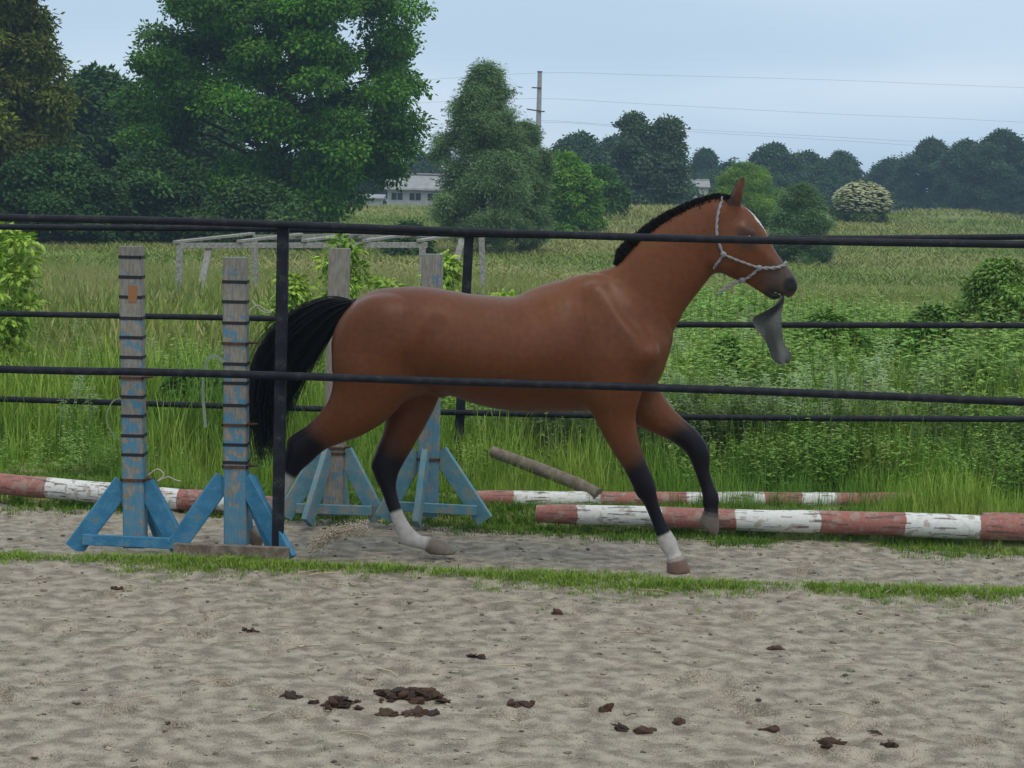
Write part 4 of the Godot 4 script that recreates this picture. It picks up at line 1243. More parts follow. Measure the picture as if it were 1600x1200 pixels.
var leg_paths := []
func coat_color(p: Vector3) -> Color:
	var n := noise_b.get_noise_3d(p.x * 30.0, p.y * 30.0, p.z * 30.0)
	var big := noise_a.get_noise_3d(p.x * 5.0, p.y * 5.0, p.z * 5.0)
	var bay := Color(0.128, 0.0405, 0.0135).lerp(Color(0.165, 0.057, 0.019), clampf(0.5 + big * 1.2, 0, 1))
	var c := bay
	if p.y < 0.95:
		var best := 1e9
		var bt := 0.0
		var bl := -1
		for l in leg_paths.size():
			var s: Array = leg_paths[l].path
			for q in s.size() - 1:
				var a := Vector3(s[q][0], s[q][1], s[q][2])
				var b := Vector3(s[q + 1][0], s[q + 1][1], s[q + 1][2])
				var ab := b - a
				var t := clampf((p - a).dot(ab) / ab.length_squared(), 0, 1)
				var dd := p.distance_to(a + ab * t) - lerpf(s[q][3], s[q + 1][3], t)
				if dd < best:
					best = dd
					bt = q + t
					bl = l
		if bl >= 0:
			var L: Dictionary = leg_paths[bl]
			var jit := n * 0.35
			var black := Color(0.008, 0.0072, 0.0085)
			c = c.lerp(Color(0.07, 0.03, 0.018), smooth(L.black - 1.3, L.black, bt + jit) * 0.7)
			c = c.lerp(black, smooth(L.black - 0.5, L.black + 0.25, bt + jit))
			if L.white > 0.0: c = c.lerp(Color(0.50, 0.46, 0.43), smooth(L.white - 0.12, L.white + 0.12, bt + jit * 0.5))
			c = c.lerp(L.hoof_color, smooth(L.hoof - 0.06, L.hoof + 0.06, bt))
	# head
	var eye := Vector3(1.194, 1.631, 0.000)
	var nose := Vector3(1.404, 1.408, 0.000)
	var flat := Vector3(p.x, p.y, 0)
	var to_nose := flat.distance_to(nose)
	var to_eye := flat.distance_to(eye)
	c = c.lerp(Color(0.075, 0.058, 0.05), 0.9 * (1.0 - smooth(0.05, 0.19, to_nose + n * 0.03)))
	c = c.lerp(Color(0.02, 0.017, 0.018), 1.0 - smooth(0.022, 0.05, flat.distance_to(Vector3(1.416, 1.408, 0.000)) + n * 0.008))
	c = c.lerp(Color(0.035, 0.027, 0.024), 0.7 * (1.0 - smooth(0.03, 0.085, (to_eye + n * 0.02))))
	var chin := flat.distance_to(Vector3(1.330, 1.351, 0.000))
	c = c.lerp(Color(0.04, 0.03, 0.028), 0.85 * (1.0 - smooth(0.02, 0.07, chin)))
	if flat.distance_to(Vector3(1.145, 1.858, 0.000)) < 0.085 and p.y > 1.788:
		c = c.lerp(Color(0.022, 0.014, 0.012), 0.85 * smooth(-0.2, 0.3, -n + 0.15))
	# white mark on the forehead
	var mark := Vector3(1.232, 1.717, 0.000)
	var along := Vector3(0.6, -0.8, 0)
	var off := flat - mark
	var u := off.dot(along)
	if absf(u) < 0.085 and absf(p.z) < 0.03 * (1.0 - absf(u) / 0.1) + n * 0.004 and (off - along * u).length() < 0.05:
		c = Color(0.66, 0.62, 0.58)
	return c * (1.0 + 0.10 * n)

func make_horse() -> void:
	var h := thing("horse", "bay horse trotting right with a rag in its mouth", "horse", Vector3(-0.032, 0.000, -10.350), -0.1171)
	g0 = Vector3(-1.405, -0.12, -0.36)
	gx = int((1.554 - g0.x) / CELL)
	gy = int((2.003 - g0.y) / CELL)
	gz = int(0.72 / CELL)
	field.resize(gx * gy * gz)
	field.fill(1.0)
	# trunk, neck, head
	loft([[-0.590, 1.034, 0.000, 0.2976, 0.2350], [-0.465, 1.074, 0.000, 0.2685, 0.2550], [-0.333, 1.071, 0.000, 0.2587, 0.2550], [-0.201, 1.046, 0.000, 0.2652, 0.2680], [-0.069, 1.024, 0.000, 0.2814, 0.2850], [0.062, 1.016, 0.000, 0.2911, 0.2900], [0.191, 1.033, 0.000, 0.3073, 0.2830], [0.321, 1.060, 0.000, 0.3267, 0.2580], [0.434, 1.067, 0.000, 0.3299, 0.2220], [0.541, 1.054, 0.000, 0.2749, 0.1800]], 0.02)
	loft([[0.495, 1.201, 0.000, 0.2135, 0.1250], [0.628, 1.257, 0.000, 0.2296, 0.1180], [0.709, 1.352, 0.000, 0.2038, 0.1080], [0.795, 1.464, 0.000, 0.1973, 0.0970], [0.903, 1.575, 0.000, 0.1779, 0.0860], [0.997, 1.645, 0.000, 0.1617, 0.0800], [1.046, 1.678, 0.000, 0.1358, 0.0740]], 0.065)
	loft([[1.065, 1.697, 0.000, 0.1229, 0.0700], [1.111, 1.635, 0.000, 0.1585, 0.0820], [1.171, 1.567, 0.000, 0.1455, 0.0830], [1.236, 1.514, 0.000, 0.1132, 0.0680], [1.301, 1.465, 0.000, 0.0906, 0.0560], [1.349, 1.425, 0.000, 0.0825, 0.0540], [1.382, 1.401, 0.000, 0.0679, 0.0500]], 0.03)
	# withers, croup, breast and shoulder muscles
	loft([[0.153, 1.271, 0.000, 0.0582, 0.0500], [0.346, 1.319, 0.000, 0.0712, 0.0700], [0.491, 1.346, 0.000, 0.0776, 0.0600]], 0.06)
	for s in [-1.0, 1.0]:
		var z := func(a: Array) -> Array:
			var o := []
			for q in a: o.append([q[0], q[1], q[2] * s, q[3], q[4]])
			return o
		loft(z.call([[-0.605, 1.126, 0.142, 0.1552, 0.1050], [-0.650, 0.948, 0.145, 0.1811, 0.1050]]), 0.03)
		loft(z.call([[0.452, 1.308, 0.115, 0.0776, 0.0500], [0.571, 1.171, 0.156, 0.1003, 0.0550], [0.692, 1.054, 0.158, 0.0841, 0.0620]]), 0.034)
		loft(z.call([[0.470, 1.035, 0.166, 0.1164, 0.0600], [0.519, 0.886, 0.158, 0.1035, 0.0580]]), 0.022)
		loft(z.call([[0.705, 1.084, 0.075, 0.0906, 0.0680], [0.705, 0.971, 0.070, 0.0712, 0.0580]]), 0.04)
		# cheek, brow, nostril rim
		loft(z.call([[1.101, 1.588, 0.068, 0.0776, 0.0220], [1.084, 1.534, 0.066, 0.0647, 0.0200]]), 0.022)
		loft(z.call([[1.167, 1.678, 0.070, 0.0194, 0.0140], [1.212, 1.654, 0.068, 0.0162, 0.0140]]), 0.018)
		loft(z.call([[1.207, 1.607, 0.066, 0.0162, 0.0120], [1.285, 1.539, 0.052, 0.0162, 0.0100], [1.337, 1.490, 0.045, 0.0129, 0.0080]]), 0.02)
		loft(z.call([[1.409, 1.416, 0.036, 0.0259, 0.0140]]+[[1.422, 1.400, 0.034, 0.0226, 0.0130]]), 0.012)
	# fold between shoulder and neck, shoulder and barrel, thigh and flank
	for s in [-1.0, 1.0]:
		loft([] + [[0.522, 1.379, 0.000, 0.0162, 0.0160], [0.623, 1.237, 0.000, 0.0194, 0.0180], [0.732, 1.112, 0.000, 0.0194, 0.0160]].map(func(q): return [q[0], q[1], 0.209 * s, q[3], q[4] + 0.012]), 0.05, true)
		loft([] + [[0.364, 1.262, 0.000, 0.0194, 0.0160], [0.401, 1.069, 0.000, 0.0226, 0.0160], [0.397, 0.874, 0.000, 0.0194, 0.0160]].map(func(q): return [q[0], q[1], 0.273 * s, q[3], q[4] + 0.012]), 0.06, true)
		loft([] + [[-0.335, 1.175, 0.000, 0.0226, 0.0160], [-0.381, 1.011, 0.000, 0.0259, 0.0180], [-0.401, 0.847, 0.000, 0.0259, 0.0180]].map(func(q): return [q[0], q[1], 0.279 * s, q[3], q[4] + 0.014]), 0.06, true)
	# jaw, lower lip, mouth
	loft([[1.214, 1.415, 0.000, 0.0162, 0.0300], [1.288, 1.376, 0.000, 0.0226, 0.0300], [1.327, 1.355, 0.000, 0.0243, 0.0300], [1.340, 1.349, 0.000, 0.0194, 0.0260]], 0.012)
	loft([[1.323, 1.370, 0.000, 0.0032, 0.0600], [1.355, 1.359, 0.000, 0.0042, 0.0600], [1.393, 1.341, 0.000, 0.0065, 0.0600]], 0.006, true)
	# legs: right hind (pushing off), left hind (landed), right fore (landed), left fore (lifted)
	var rh := [[-0.638, 1.028, 0.130, 0.2329, 0.1000], [-0.676, 0.842, 0.135, 0.1876, 0.0950], [-0.756, 0.716, 0.135, 0.1358, 0.0800], [-0.855, 0.630, 0.130, 0.0970, 0.0620], [-0.944, 0.568, 0.125, 0.0776, 0.0500], [-1.024, 0.495, 0.120, 0.0776, 0.0400], [-1.076, 0.397, 0.115, 0.0453, 0.0310], [-1.123, 0.296, 0.110, 0.0356, 0.0250], [-1.158, 0.209, 0.110, 0.0356, 0.0250], [-1.184, 0.145, 0.110, 0.0437, 0.0300], [-1.220, 0.093, 0.110, 0.0340, 0.0270], [-1.247, 0.059, 0.110, 0.0420, 0.0400], [-1.279, 0.008, 0.110, 0.0550, 0.0480]]
	var lh := [[-0.516, 0.965, -0.120, 0.1876, 0.0900], [-0.497, 0.816, -0.125, 0.1455, 0.0850], [-0.521, 0.682, -0.125, 0.1132, 0.0720], [-0.558, 0.565, -0.120, 0.0906, 0.0580], [-0.603, 0.464, -0.115, 0.0809, 0.0470], [-0.627, 0.380, -0.110, 0.0679, 0.0410], [-0.611, 0.287, -0.105, 0.0420, 0.0300], [-0.578, 0.189, -0.100, 0.0356, 0.0260], [-0.543, 0.107, -0.100, 0.0388, 0.0280], [-0.501, 0.041, -0.100, 0.0469, 0.0310], [-0.443, 0.014, -0.100, 0.0356, 0.0270], [-0.396, 0.006, -0.100, 0.0404, 0.0410], [-0.338, -0.018, -0.100, 0.0517, 0.0500], [-0.288, -0.043, -0.100, 0.0420, 0.0460]]
	var rf := [[0.565, 1.004, 0.140, 0.1682, 0.0900], [0.557, 0.844, 0.140, 0.1358, 0.0800], [0.572, 0.732, 0.135, 0.1003, 0.0660], [0.617, 0.605, 0.130, 0.0760, 0.0530], [0.671, 0.494, 0.125, 0.0582, 0.0440], [0.722, 0.392, 0.120, 0.0550, 0.0410], [0.756, 0.312, 0.115, 0.0388, 0.0290], [0.790, 0.229, 0.110, 0.0340, 0.0250], [0.825, 0.153, 0.110, 0.0388, 0.0270], [0.852, 0.099, 0.110, 0.0453, 0.0310], [0.879, 0.048, 0.110, 0.0372, 0.0280], [0.893, 0.016, 0.110, 0.0453, 0.0430], [0.908, -0.045, 0.110, 0.0615, 0.0530]]
	var lf := [[0.591, 0.936, -0.130, 0.1552, 0.0850], [0.667, 0.801, -0.130, 0.1229, 0.0750], [0.757, 0.719, -0.125, 0.0906, 0.0620], [0.851, 0.657, -0.120, 0.0679, 0.0500], [0.937, 0.596, -0.115, 0.0598, 0.0440], [0.985, 0.529, -0.115, 0.0550, 0.0410], [1.004, 0.444, -0.115, 0.0388, 0.0280], [1.032, 0.363, -0.115, 0.0356, 0.0250], [1.054, 0.301, -0.115, 0.0420, 0.0300], [1.059, 0.252, -0.115, 0.0340, 0.0270], [1.054, 0.216, -0.115, 0.0420, 0.0410], [1.043, 0.146, -0.115, 0.0582, 0.0500]]
	for l in [rh, lh, rf, lf]: loft(l, 0.045)
	# points of the hocks, backs of the knees, fetlock tufts
	loft([[-1.001, 0.568, 0.120, 0.0291, 0.0220], [-1.064, 0.539, 0.120, 0.0291, 0.0200]], 0.02)
	loft([[-0.639, 0.446, -0.112, 0.0323, 0.0220], [-0.675, 0.404, -0.112, 0.0291, 0.0200]], 0.02)
	loft([[0.704, 0.365, 0.120, 0.0259, 0.0200], [0.707, 0.343, 0.120, 0.0194, 0.0180]], 0.015)
	loft([[-1.208, 0.160, 0.110, 0.0162, 0.0140], [-1.214, 0.143, 0.110, 0.0129, 0.0140]], 0.012)
	loft([[0.827, 0.081, 0.110, 0.0162, 0.0150], [0.834, 0.069, 0.110, 0.0129, 0.0140]], 0.012)
	loft([[-0.531, 0.013, -0.100, 0.0162, 0.0150], [-0.517, 0.004, -0.100, 0.0129, 0.0140]], 0.012)
	loft([[1.025, 0.281, -0.115, 0.0162, 0.0140], [1.023, 0.267, -0.115, 0.0129, 0.0140]], 0.012)
	# flat soles
	cut(Vector3(-1.283, 0.014, 0.110), Vector2(-0.72, -0.69), 0.11)
	cut(Vector3(-0.311, -0.044, -0.100), Vector2(0.03, -1.0), 0.12)
	cut(Vector3(0.908, -0.051, 0.110), Vector2(0.06, -1.0), 0.12)
	cut(Vector3(1.046, 0.136, -0.115), Vector2(-0.62, -0.78), 0.11)
	# sheath and chest floor
	loft([[-0.400, 0.827, 0.000, 0.0388, 0.0400], [-0.327, 0.810, 0.000, 0.0323, 0.0350]], 0.03)
	# ears, nostrils
	for s in [-1.0, 1.0]:
		loft([[1.113, 1.762, 0.000, 0.0356, 0.0220], [1.127, 1.813, 0.000, 0.0323, 0.0200], [1.142, 1.861, 0.000, 0.0243, 0.0160], [1.154, 1.899, 0.000, 0.0162, 0.0110], [1.163, 1.931, 0.000, 0.0084, 0.0060]].map(func(q): return [q[0] - (0.0 if s > 0 else 0.012), q[1], (0.045 + (q[1] - 1.75) * 0.1) * s, q[3], q[4]]), 0.016)
		loft([[1.416, 1.418, 0.000, 0.0146, 0.0200], [1.423, 1.399, 0.000, 0.0129, 0.0200]].map(func(q): return [q[0], q[1], 0.058 * s, q[3], q[4]]), 0.008, true)
	leg_paths = [
		{"path": rh, "black": 4.1, "white": 6.2, "hoof": 11.0, "hoof_color": Color(0.2, 0.15, 0.115)},
		{"path": lh, "black": 4.0, "white": 7.3, "hoof": 11.0, "hoof_color": Color(0.2, 0.16, 0.125)},
		{"path": rf, "black": 4.0, "white": 8.1, "hoof": 11.0, "hoof_color": Color(0.19, 0.115, 0.09)},
		{"path": lf, "black": 3.5, "white": 0.0, "hoof": 10.0, "hoof_color": Color(0.15, 0.12, 0.095)},
	]
	part("body", skin(), mats.coat, h)
	var e := SphereMesh.new()
	e.radius = 0.019
	e.height = 0.038
	for s in [-1.0, 1.0]:
		part("eye", e, plain(0.08, Color(0.012, 0.008, 0.007)), h, Vector3(1.200, 1.634, 0.000) + Vector3(0, 0, 0.068 * s))
	make_hair(h)
	make_halter(h)

func skin() -> ArrayMesh:
	var sy := gx * gz
	var sx := gz
	var where := PackedInt32Array()
	where.resize(gx * gy * gz)
	where.fill(-1)
	var verts := PackedVector3Array()
	var quads := PackedInt32Array()
	var offs := [0, 1, sx, sx + 1, sy, sy + 1, sy + sx, sy + sx + 1]
	var corner := [Vector3(0, 0, 0), Vector3(0, 0, 1), Vector3(1, 0, 0), Vector3(1, 0, 1), Vector3(0, 1, 0), Vector3(0, 1, 1), Vector3(1, 1, 0), Vector3(1, 1, 1)]
	var edges := [[0, 1], [2, 3], [4, 5], [6, 7], [0, 2], [1, 3], [4, 6], [5, 7], [0, 4], [1, 5], [2, 6], [3, 7]]
	for j in gy - 1:
		for i in gx - 1:
			var base := (j * gx + i) * gz
			for k in gz - 1:
				var idx := base + k
				var f0 := field[idx]
				if f0 > 0.04: continue
				var c := 0
				for q in 8:
					if field[idx + offs[q]] < 0.0: c += 1
				if c == 0 or c == 8: continue
				var sum := Vector3.ZERO
				var cnt := 0
				for e in edges:
					var a := field[idx + offs[e[0]]]
					var b := field[idx + offs[e[1]]]
					if (a < 0.0) != (b < 0.0):
						sum += (corner[e[0]] as Vector3).lerp(corner[e[1]], a / (a - b))
						cnt += 1
				where[idx] = verts.size()
				verts.append(g0 + (Vector3(i, j, k) + sum / cnt) * CELL)
	# quads round every crossed grid edge
	for j in range(1, gy - 1):
		for i in range(1, gx - 1):
			var base := (j * gx + i) * gz
			for k in range(1, gz - 1):
				var idx := base + k
				var f0 := field[idx]
				if absf(f0) > 0.04: continue
				var inside := f0 < 0.0
				if inside != (field[idx + sx] < 0.0):
					add_quad(quads, where[idx], where[idx - 1], where[idx - 1 - sy], where[idx - sy], inside)
				if inside != (field[idx + sy] < 0.0):
					add_quad(quads, where[idx], where[idx - sx], where[idx - sx - 1], where[idx - 1], inside)
				if inside != (field[idx + 1] < 0.0):
					add_quad(quads, where[idx], where[idx - sy], where[idx - sy - sx], where[idx - sx], inside)
	# one gentle smoothing pass, then normals
	for it in 4:
		var acc := PackedVector3Array()
		acc.resize(verts.size())
		var num := PackedInt32Array()
		num.resize(verts.size())
		for q in range(0, quads.size(), 3):
			var a := quads[q]
			var b := quads[q + 1]
			var c := quads[q + 2]
			acc[a] += verts[b] + verts[c]; acc[b] += verts[a] + verts[c]; acc[c] += verts[a] + verts[b]
			num[a] += 2; num[b] += 2; num[c] += 2
		for v in verts.size():
			if num[v] > 0: verts[v] = verts[v].lerp(acc[v] / num[v], 0.4)
	var nn := PackedVector3Array()
	nn.resize(verts.size())
	for q in range(0, quads.size(), 3):
		var m := (verts[quads[q + 2]] - verts[quads[q]]).cross(verts[quads[q + 1]] - verts[quads[q]])
		for t in 3: nn[quads[q + t]] += m
	var cols := PackedColorArray()
	cols.resize(verts.size())
	for v in verts.size():
		nn[v] = nn[v].normalized()
		cols[v] = coat_color(verts[v])
	var arr := []
	arr.resize(Mesh.ARRAY_MAX)
	arr[Mesh.ARRAY_VERTEX] = verts
	arr[Mesh.ARRAY_NORMAL] = nn
	arr[Mesh.ARRAY_COLOR] = cols
	arr[Mesh.ARRAY_INDEX] = quads
	var me := ArrayMesh.new()
	me.add_surface_from_arrays(Mesh.PRIMITIVE_TRIANGLES, arr)
	print("horse vertices ", verts.size())
	return me

func add_quad(q: PackedInt32Array, a: int, b: int, c: int, d: int, flip: bool) -> void:
	if a < 0 or b < 0 or c < 0 or d < 0: return
	if flip: q.append_array([a, c, b, a, d, c])
	else: q.append_array([a, b, c, a, c, d])

func add_strand(st: SurfaceTool, pts: Array, r: float, col: Color) -> void:
	var rad := []
	for i in pts.size(): rad.append(r * (1.0 - 0.75 * float(i) / (pts.size() - 1)))
	add_tube(st, pts, rad, 3, false, col)

func make_hair(h: Node3D) -> void:
	var st := st_new()
	# tail: from the guide along its top to the one along its underside
	var top := [Vector3(-0.803, 1.262, 0.000), Vector3(-0.899, 1.266, 0.000), Vector3(-0.999, 1.240, 0.000), Vector3(-1.115, 1.174, 0.000), Vector3(-1.237, 1.055, 0.000), Vector3(-1.305, 0.888, 0.000), Vector3(-1.313, 0.682, 0.000), Vector3(-1.283, 0.518, 0.000), Vector3(-1.251, 0.386, 0.000)]
	var low := [Vector3(-0.802, 1.236, 0.000), Vector3(-0.845, 1.186, 0.000), Vector3(-0.897, 1.115, 0.000), Vector3(-0.955, 1.025, 0.000), Vector3(-1.007, 0.941, 0.000), Vector3(-1.053, 0.864, 0.000), Vector3(-1.092, 0.790, 0.000), Vector3(-1.125, 0.716, 0.000), Vector3(-1.150, 0.649, 0.000)]
	for k in 1700:
		var w := rng.randf()
		var ln := rng.randf_range(0.72, 1.03)
		var z := rng.randfn(0, 1)
		var wob := Vector2(rng.randfn(0, 0.014), rng.randfn(0, 0.014)) * (2.2 if rng.randf() < 0.06 else 1.0)
		var pts := []
		for q in 9:
			var t := q / 8.0 * ln
			var f := t * 8.0
			var i := mini(int(f), 7)
			var a := (top[i] as Vector3).lerp(top[i + 1], minf(f - i, 1.0))
			var b := (low[i] as Vector3).lerp(low[i + 1], minf(f - i, 1.0))
			var ww := pow(w, 1.15)
			var p := a.lerp(b, ww)
			p += Vector3(wob.x, wob.y, 0) * t * 2.0 + Vector3(0, 0, z * (0.016 + 0.035 * t))
			pts.append(p)
		var tone := rng.randf_range(0.6, 1.5)
		add_strand(st, spline(pts, 2), 0.0026, Color(0.0085, 0.008, 0.0088) * tone)
	add_tube(st, [Vector3(-0.779, 1.240, 0.000), Vector3(-0.849, 1.225, 0.000), Vector3(-0.931, 1.183, 0.000), Vector3(-1.013, 1.108, 0.000), Vector3(-1.089, 1.004, 0.000), Vector3(-1.144, 0.870, 0.000)], [0.032, 0.034, 0.042, 0.045, 0.036, 0.01], 10, false, Color(0.011, 0.010, 0.011))
	part("tail", commit(st), mats.hair, h)
	# clipped upright mane along the crest, and the tuft between the ears
	st = st_new()
	var crest := [Vector3(0.541, 1.482, 0.000), Vector3(0.597, 1.545, 0.000), Vector3(0.660, 1.604, 0.000), Vector3(0.738, 1.667, 0.000), Vector3(0.816, 1.716, 0.000), Vector3(0.895, 1.753, 0.000), Vector3(0.973, 1.784, 0.000), Vector3(1.042, 1.805, 0.000), Vector3(1.093, 1.809, 0.000), Vector3(1.121, 1.800, 0.000)]
	for k in 2600:
		var f := rng.randf() * 8.999
		var i := int(f)
		var a := (crest[i] as Vector3).lerp(crest[i + 1], f - i)
		var dirn: Vector3 = (crest[i + 1] - crest[i]).normalized()
		var up := Vector3(-dirn.y, dirn.x, 0)
		var z := rng.randfn(0, 0.011)
		var ln := (0.034 + rng.randfn(0, 0.004)) * smooth(0.0, 0.8, f) * (1.0 - 0.45 * smooth(6.5, 8.5, f)) + 0.012
		var foot := a + Vector3(0, 0, z) - up * 0.012
		var tip := a + up * ln + dirn * rng.randfn(-0.006, 0.006) + Vector3(0, 0, z * 1.8 + rng.randfn(0.002, 0.003))
		add_strand(st, [foot, foot.lerp(tip, 0.6), tip], 0.0032, Color(0.013, 0.011, 0.011) * rng.randf_range(0.6, 1.6))
	for k in 60:
		var a := Vector3(0.460, 1.419, 0.000) + Vector3(rng.randfn(0, 0.014), -0.006, rng.randfn(0, 0.008))
		add_strand(st, [a, a + Vector3(rng.randfn(0, 0.006), 0.016, 0.002), a + Vector3(rng.randfn(0, 0.01), 0.026, 0.004)], 0.002, Color(0.014, 0.012, 0.012))
	part("mane", commit(st), mats.hair, h)

func rope(pts: Array, r: float) -> ArrayMesh:
	# laid rope: two strands wound round each other
	var fine := spline(pts, 3)
	var st := st_new()
	for k in 2:
		var out := []
		var run := 0.0
		for i in fine.size():
			if i > 0: run += fine[i].distance_to(fine[i - 1])
			var t: Vector3 = (fine[mini(i + 1, fine.size() - 1)] - fine[maxi(i - 1, 0)]).normalized()
			var a := t.cross(Vector3(0.1, 0.2, 1.0)).normalized()
			var b := t.cross(a)
			var an := run / 0.011 + k * PI
			out.append(fine[i] + (a * cos(an) + b * sin(an)) * r * 0.42)
		add_tube(st, out, filled(out.size(), r * 0.66), 6)
	return commit(st)

func rope_path(pts: Array, lift: float) -> Array:
	var out := []
	for p in spline(pts, 5):
		out.append(Vector3(p.x, p.y, surface_z(p.x, p.y) + lift))
	return out

func make_halter(h: Node3D) -> void:
	var t := thing("rope_halter", "pale grey rope halter on the bay horse's head", "halter", h.position, h.rotation.y)
	var r := 0.0078
	var cheek := rope_path([Vector3(1.058, 1.802, 0.000), Vector3(1.044, 1.744, 0.000), Vector3(1.040, 1.690, 0.000), Vector3(1.045, 1.633, 0.000), Vector3(1.062, 1.583, 0.000), Vector3(1.079, 1.548, 0.000)], r * 0.6)
	var over := [Vector3(1.061, 1.821, 0.000) + Vector3(0, 0.01, 0.02), Vector3(1.061, 1.821, 0.000) + Vector3(0, 0.012, -0.02)]
	var crown := over + cheek
	crown = [over[1], over[0]] + cheek
	part("crown_rope", rope(crown, r), mats.rope, t)
	var a := rope_path([Vector3(1.079, 1.548, 0.000), Vector3(1.140, 1.524, 0.000), Vector3(1.198, 1.504, 0.000), Vector3(1.256, 1.486, 0.000)], r * 0.5)
	part("cheek_rope", rope(a, r * 0.85), mats.rope, t)
	a = rope_path([Vector3(1.079, 1.548, 0.000), Vector3(1.058, 1.516, 0.000), Vector3(1.037, 1.486, 0.000), Vector3(1.031, 1.470, 0.000)], r * 0.5)
	part("throat_rope", rope(a, r * 0.9), mats.rope, t)
	a = rope_path([Vector3(1.256, 1.486, 0.000), Vector3(1.290, 1.486, 0.000), Vector3(1.328, 1.488, 0.000), Vector3(1.360, 1.495, 0.000), Vector3(1.378, 1.504, 0.000)], r * 0.5)
	a.append(Vector3(1.387, 1.514, 0.000) + Vector3(0, 0, 0.012))
	a.append(Vector3(1.384, 1.514, 0.000) + Vector3(0, 0, -0.02))
	part("nose_rope", rope(a, r * 1.15), mats.rope, t)
	a = rope_path([Vector3(1.256, 1.486, 0.000), Vector3(1.231, 1.460, 0.000), Vector3(1.204, 1.437, 0.000), Vector3(1.185, 1.427, 0.000)], r * 0.5)
	part("chin_rope", rope(a, r * 0.95), mats.rope, t)
	a = [Vector3(1.185, 1.425, 0.030), Vector3(1.154, 1.415, 0.035), Vector3(1.120, 1.398, 0.040), Vector3(1.086, 1.375, 0.045), Vector3(1.058, 1.352, 0.050)]
	part("rope_tail", rope(a, r * 1.05), mats.rope, t)
	for p in [Vector3(1.079, 1.548, 0.000), Vector3(1.256, 1.486, 0.000), Vector3(1.175, 1.423, 0.000)]:
		var k := part("knot", rock_mesh(7, 0.9, 0.3), mats.rope, t, Vector3(p.x, p.y, maxf(surface_z(p.x, p.y), 0.03) + 0.006))
		k.scale = Vector3.ONE * 0.0155
	# the rag: a limp sheet held at one corner
	var left := [Vector3(1.365, 1.352, 0.000), Vector3(1.344, 1.310, 0.000), Vector3(1.295, 1.274, 0.000), Vector3(1.239, 1.240, 0.000), Vector3(1.237, 1.205, 0.000), Vector3(1.270, 1.161, 0.000), Vector3(1.304, 1.111, 0.000), Vector3(1.324, 1.061, 0.000), Vector3(1.341, 1.026, 0.000), Vector3(1.371, 1.008, 0.000)]
	var right := [Vector3(1.384, 1.353, 0.000), Vector3(1.385, 1.324, 0.000), Vector3(1.377, 1.286, 0.000), Vector3(1.372, 1.247, 0.000), Vector3(1.376, 1.203, 0.000), Vector3(1.384, 1.158, 0.000), Vector3(1.389, 1.120, 0.000), Vector3(1.409, 1.086, 0.000), Vector3(1.432, 1.055, 0.000), Vector3(1.421, 1.016, 0.000)]
	var nv := left.size()
	var st := st_new()
	var nu := 8
	var rows := []
	var lf := spline(left, 3)
	var rt := spline(right, 3)
	for v in lf.size():
		var row := []
		for u in nu + 1:
			var w := float(u) / nu
			var p: Vector3 = (lf[v] as Vector3).lerp(rt[v], w)
			p.z = 0.02 + 0.03 * sin(w * 6.5 + v * 0.22) * minf(1.0, v / 6.0) + 0.01 * sin(v * 0.5 + w * 2.0)
			row.append(p)
		rows.append(row)
	for side in [1.0, -1.0]:
		for v in lf.size() - 1:
			for u in nu:
				var q := [rows[v][u], rows[v][u + 1], rows[v + 1][u + 1], rows[v][u], rows[v + 1][u + 1], rows[v + 1][u]]
				if side < 0: q.reverse()
				for p in q:
					st.set_smooth_group(1 if side > 0 else 2)
					st.add_vertex(p + Vector3(0, 0, 0.0018 * side))
	st.generate_normals()
	var rag := part("rag", commit(st), mats.cloth, self)
	rag.position = h.position
	rag.rotation.y = h.rotation.y
	tag(rag, "limp grey rag hanging from the horse's mouth", "rag")
	# sand thrown up by the hind hoof
	var grains := []
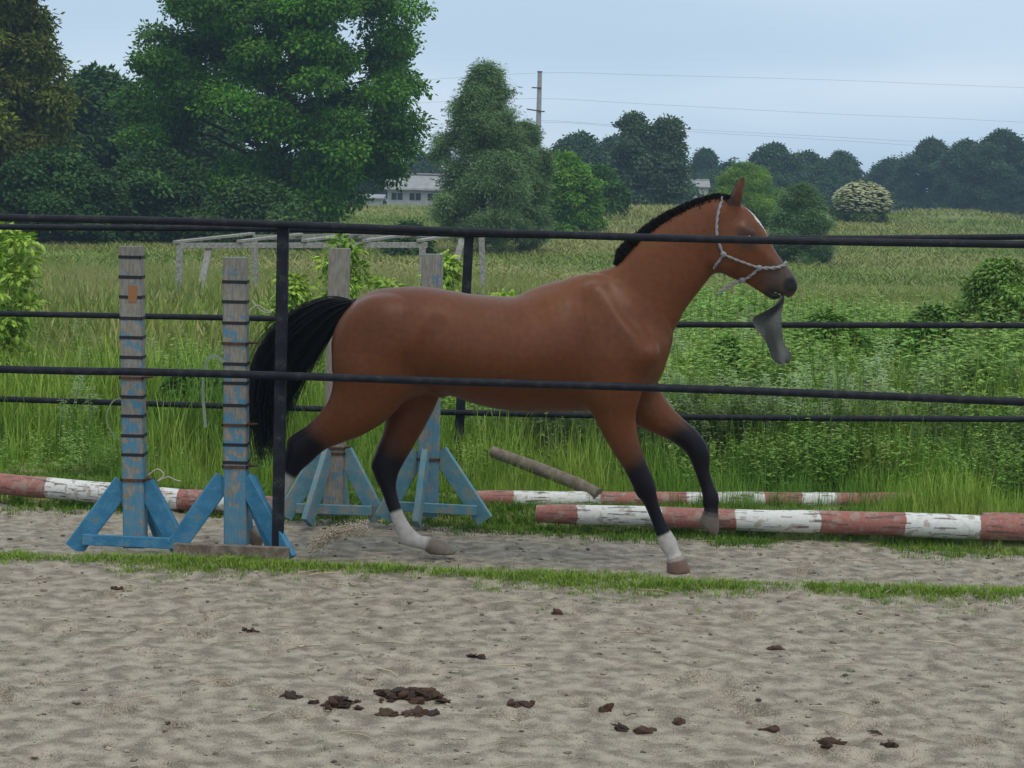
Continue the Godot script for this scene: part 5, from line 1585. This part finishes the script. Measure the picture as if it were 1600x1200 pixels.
	for k in 2200:
		var t2 := pow(rng.randf(), 0.8)
		var c := (Vector3(-0.985, -0.031, 0.000) as Vector3).lerp(Vector3(-0.879, 0.061, 0.000), minf(t2 * 2.0, 1.0)).lerp(Vector3(-0.718, 0.088, 0.000), maxf(t2 * 2.0 - 1.0, 0.0))
		c += Vector3(rng.randfn(0, 0.018), rng.randfn(0, 0.016), rng.randfn(0.0, 0.03))
		var s := rng.randf_range(0.0015, 0.0045)
		grains.append([h.transform * c, rng.randf() * TAU, Vector3(s, s, s), tint(Color(0.5, 0.43, 0.33), 0.1)])
	tag(scatter("flung_sand", rock_mesh(5, 0.9, 0.4), mats.plain_tint, grains), "spray of sand flung up behind the horse's landed hind hoof", "sand", "", "stuff")

# ---------------------------------------------------------------- scene
func _ready() -> void:
	rng.seed = 20240611
	noise_a.seed = 1; noise_a.frequency = 0.12; noise_a.fractal_octaves = 3
	noise_b.seed = 2; noise_b.frequency = 0.12; noise_b.fractal_octaves = 3
	noise_c.seed = 3; noise_c.frequency = 0.12; noise_c.fractal_octaves = 2
	var cam := Camera3D.new()
	cam.name = "camera"
	add_child(cam)
	cam.position = Vector3(0, 1.78, 0)
	cam.basis = Basis(Vector3.RIGHT, -0.08852) * Basis(Vector3(0, 0, 1), 0.02443)
	cam.fov = 21.239
	cam.near = 0.1
	cam.far = 4000.0
	cam.current = true
	var env := Environment.new()
	env.background_mode = Environment.BG_SKY
	env.sky = make_sky()
	env.background_energy_multiplier = 1.0
	env.tonemap_mode = Environment.TONE_MAPPER_LINEAR
	env.tonemap_exposure = 1.38
	env.sdfgi_enabled = true
	env.ssao_enabled = true
	env.ssil_enabled = true
	env.fog_enabled = true
	env.fog_density = 0.0008
	env.fog_light_color = Color(0.62, 0.72, 0.82)
	var we := WorldEnvironment.new()
	we.name = "world_environment"
	we.environment = env
	add_child(we)
	var sun := DirectionalLight3D.new()
	sun.name = "sun"
	sun.light_energy = 0.34
	sun.light_angular_distance = 30.0
	sun.light_color = Color(1.0, 0.96, 0.9)
	sun.shadow_enabled = true
	add_child(sun)
	sun.rotation_degrees = Vector3(-62, 25, 0)
	make_materials()
	mats["post_bare"] = post_material(53, 0.78)
	mats["faded_blue2"] = mats["faded_blue"].duplicate()
	mats["faded_blue2"].albedo_texture = mats["faded_blue"].albedo_texture
	mats["faded_blue2"].albedo_color = lin(Color(0.86, 1.0, 1.0))
	make_ground()
	make_trees()
	make_background_things()
	make_fences()
	make_poles()
	make_wings()
	make_horse()
	make_meadow_plants()
	make_litter()
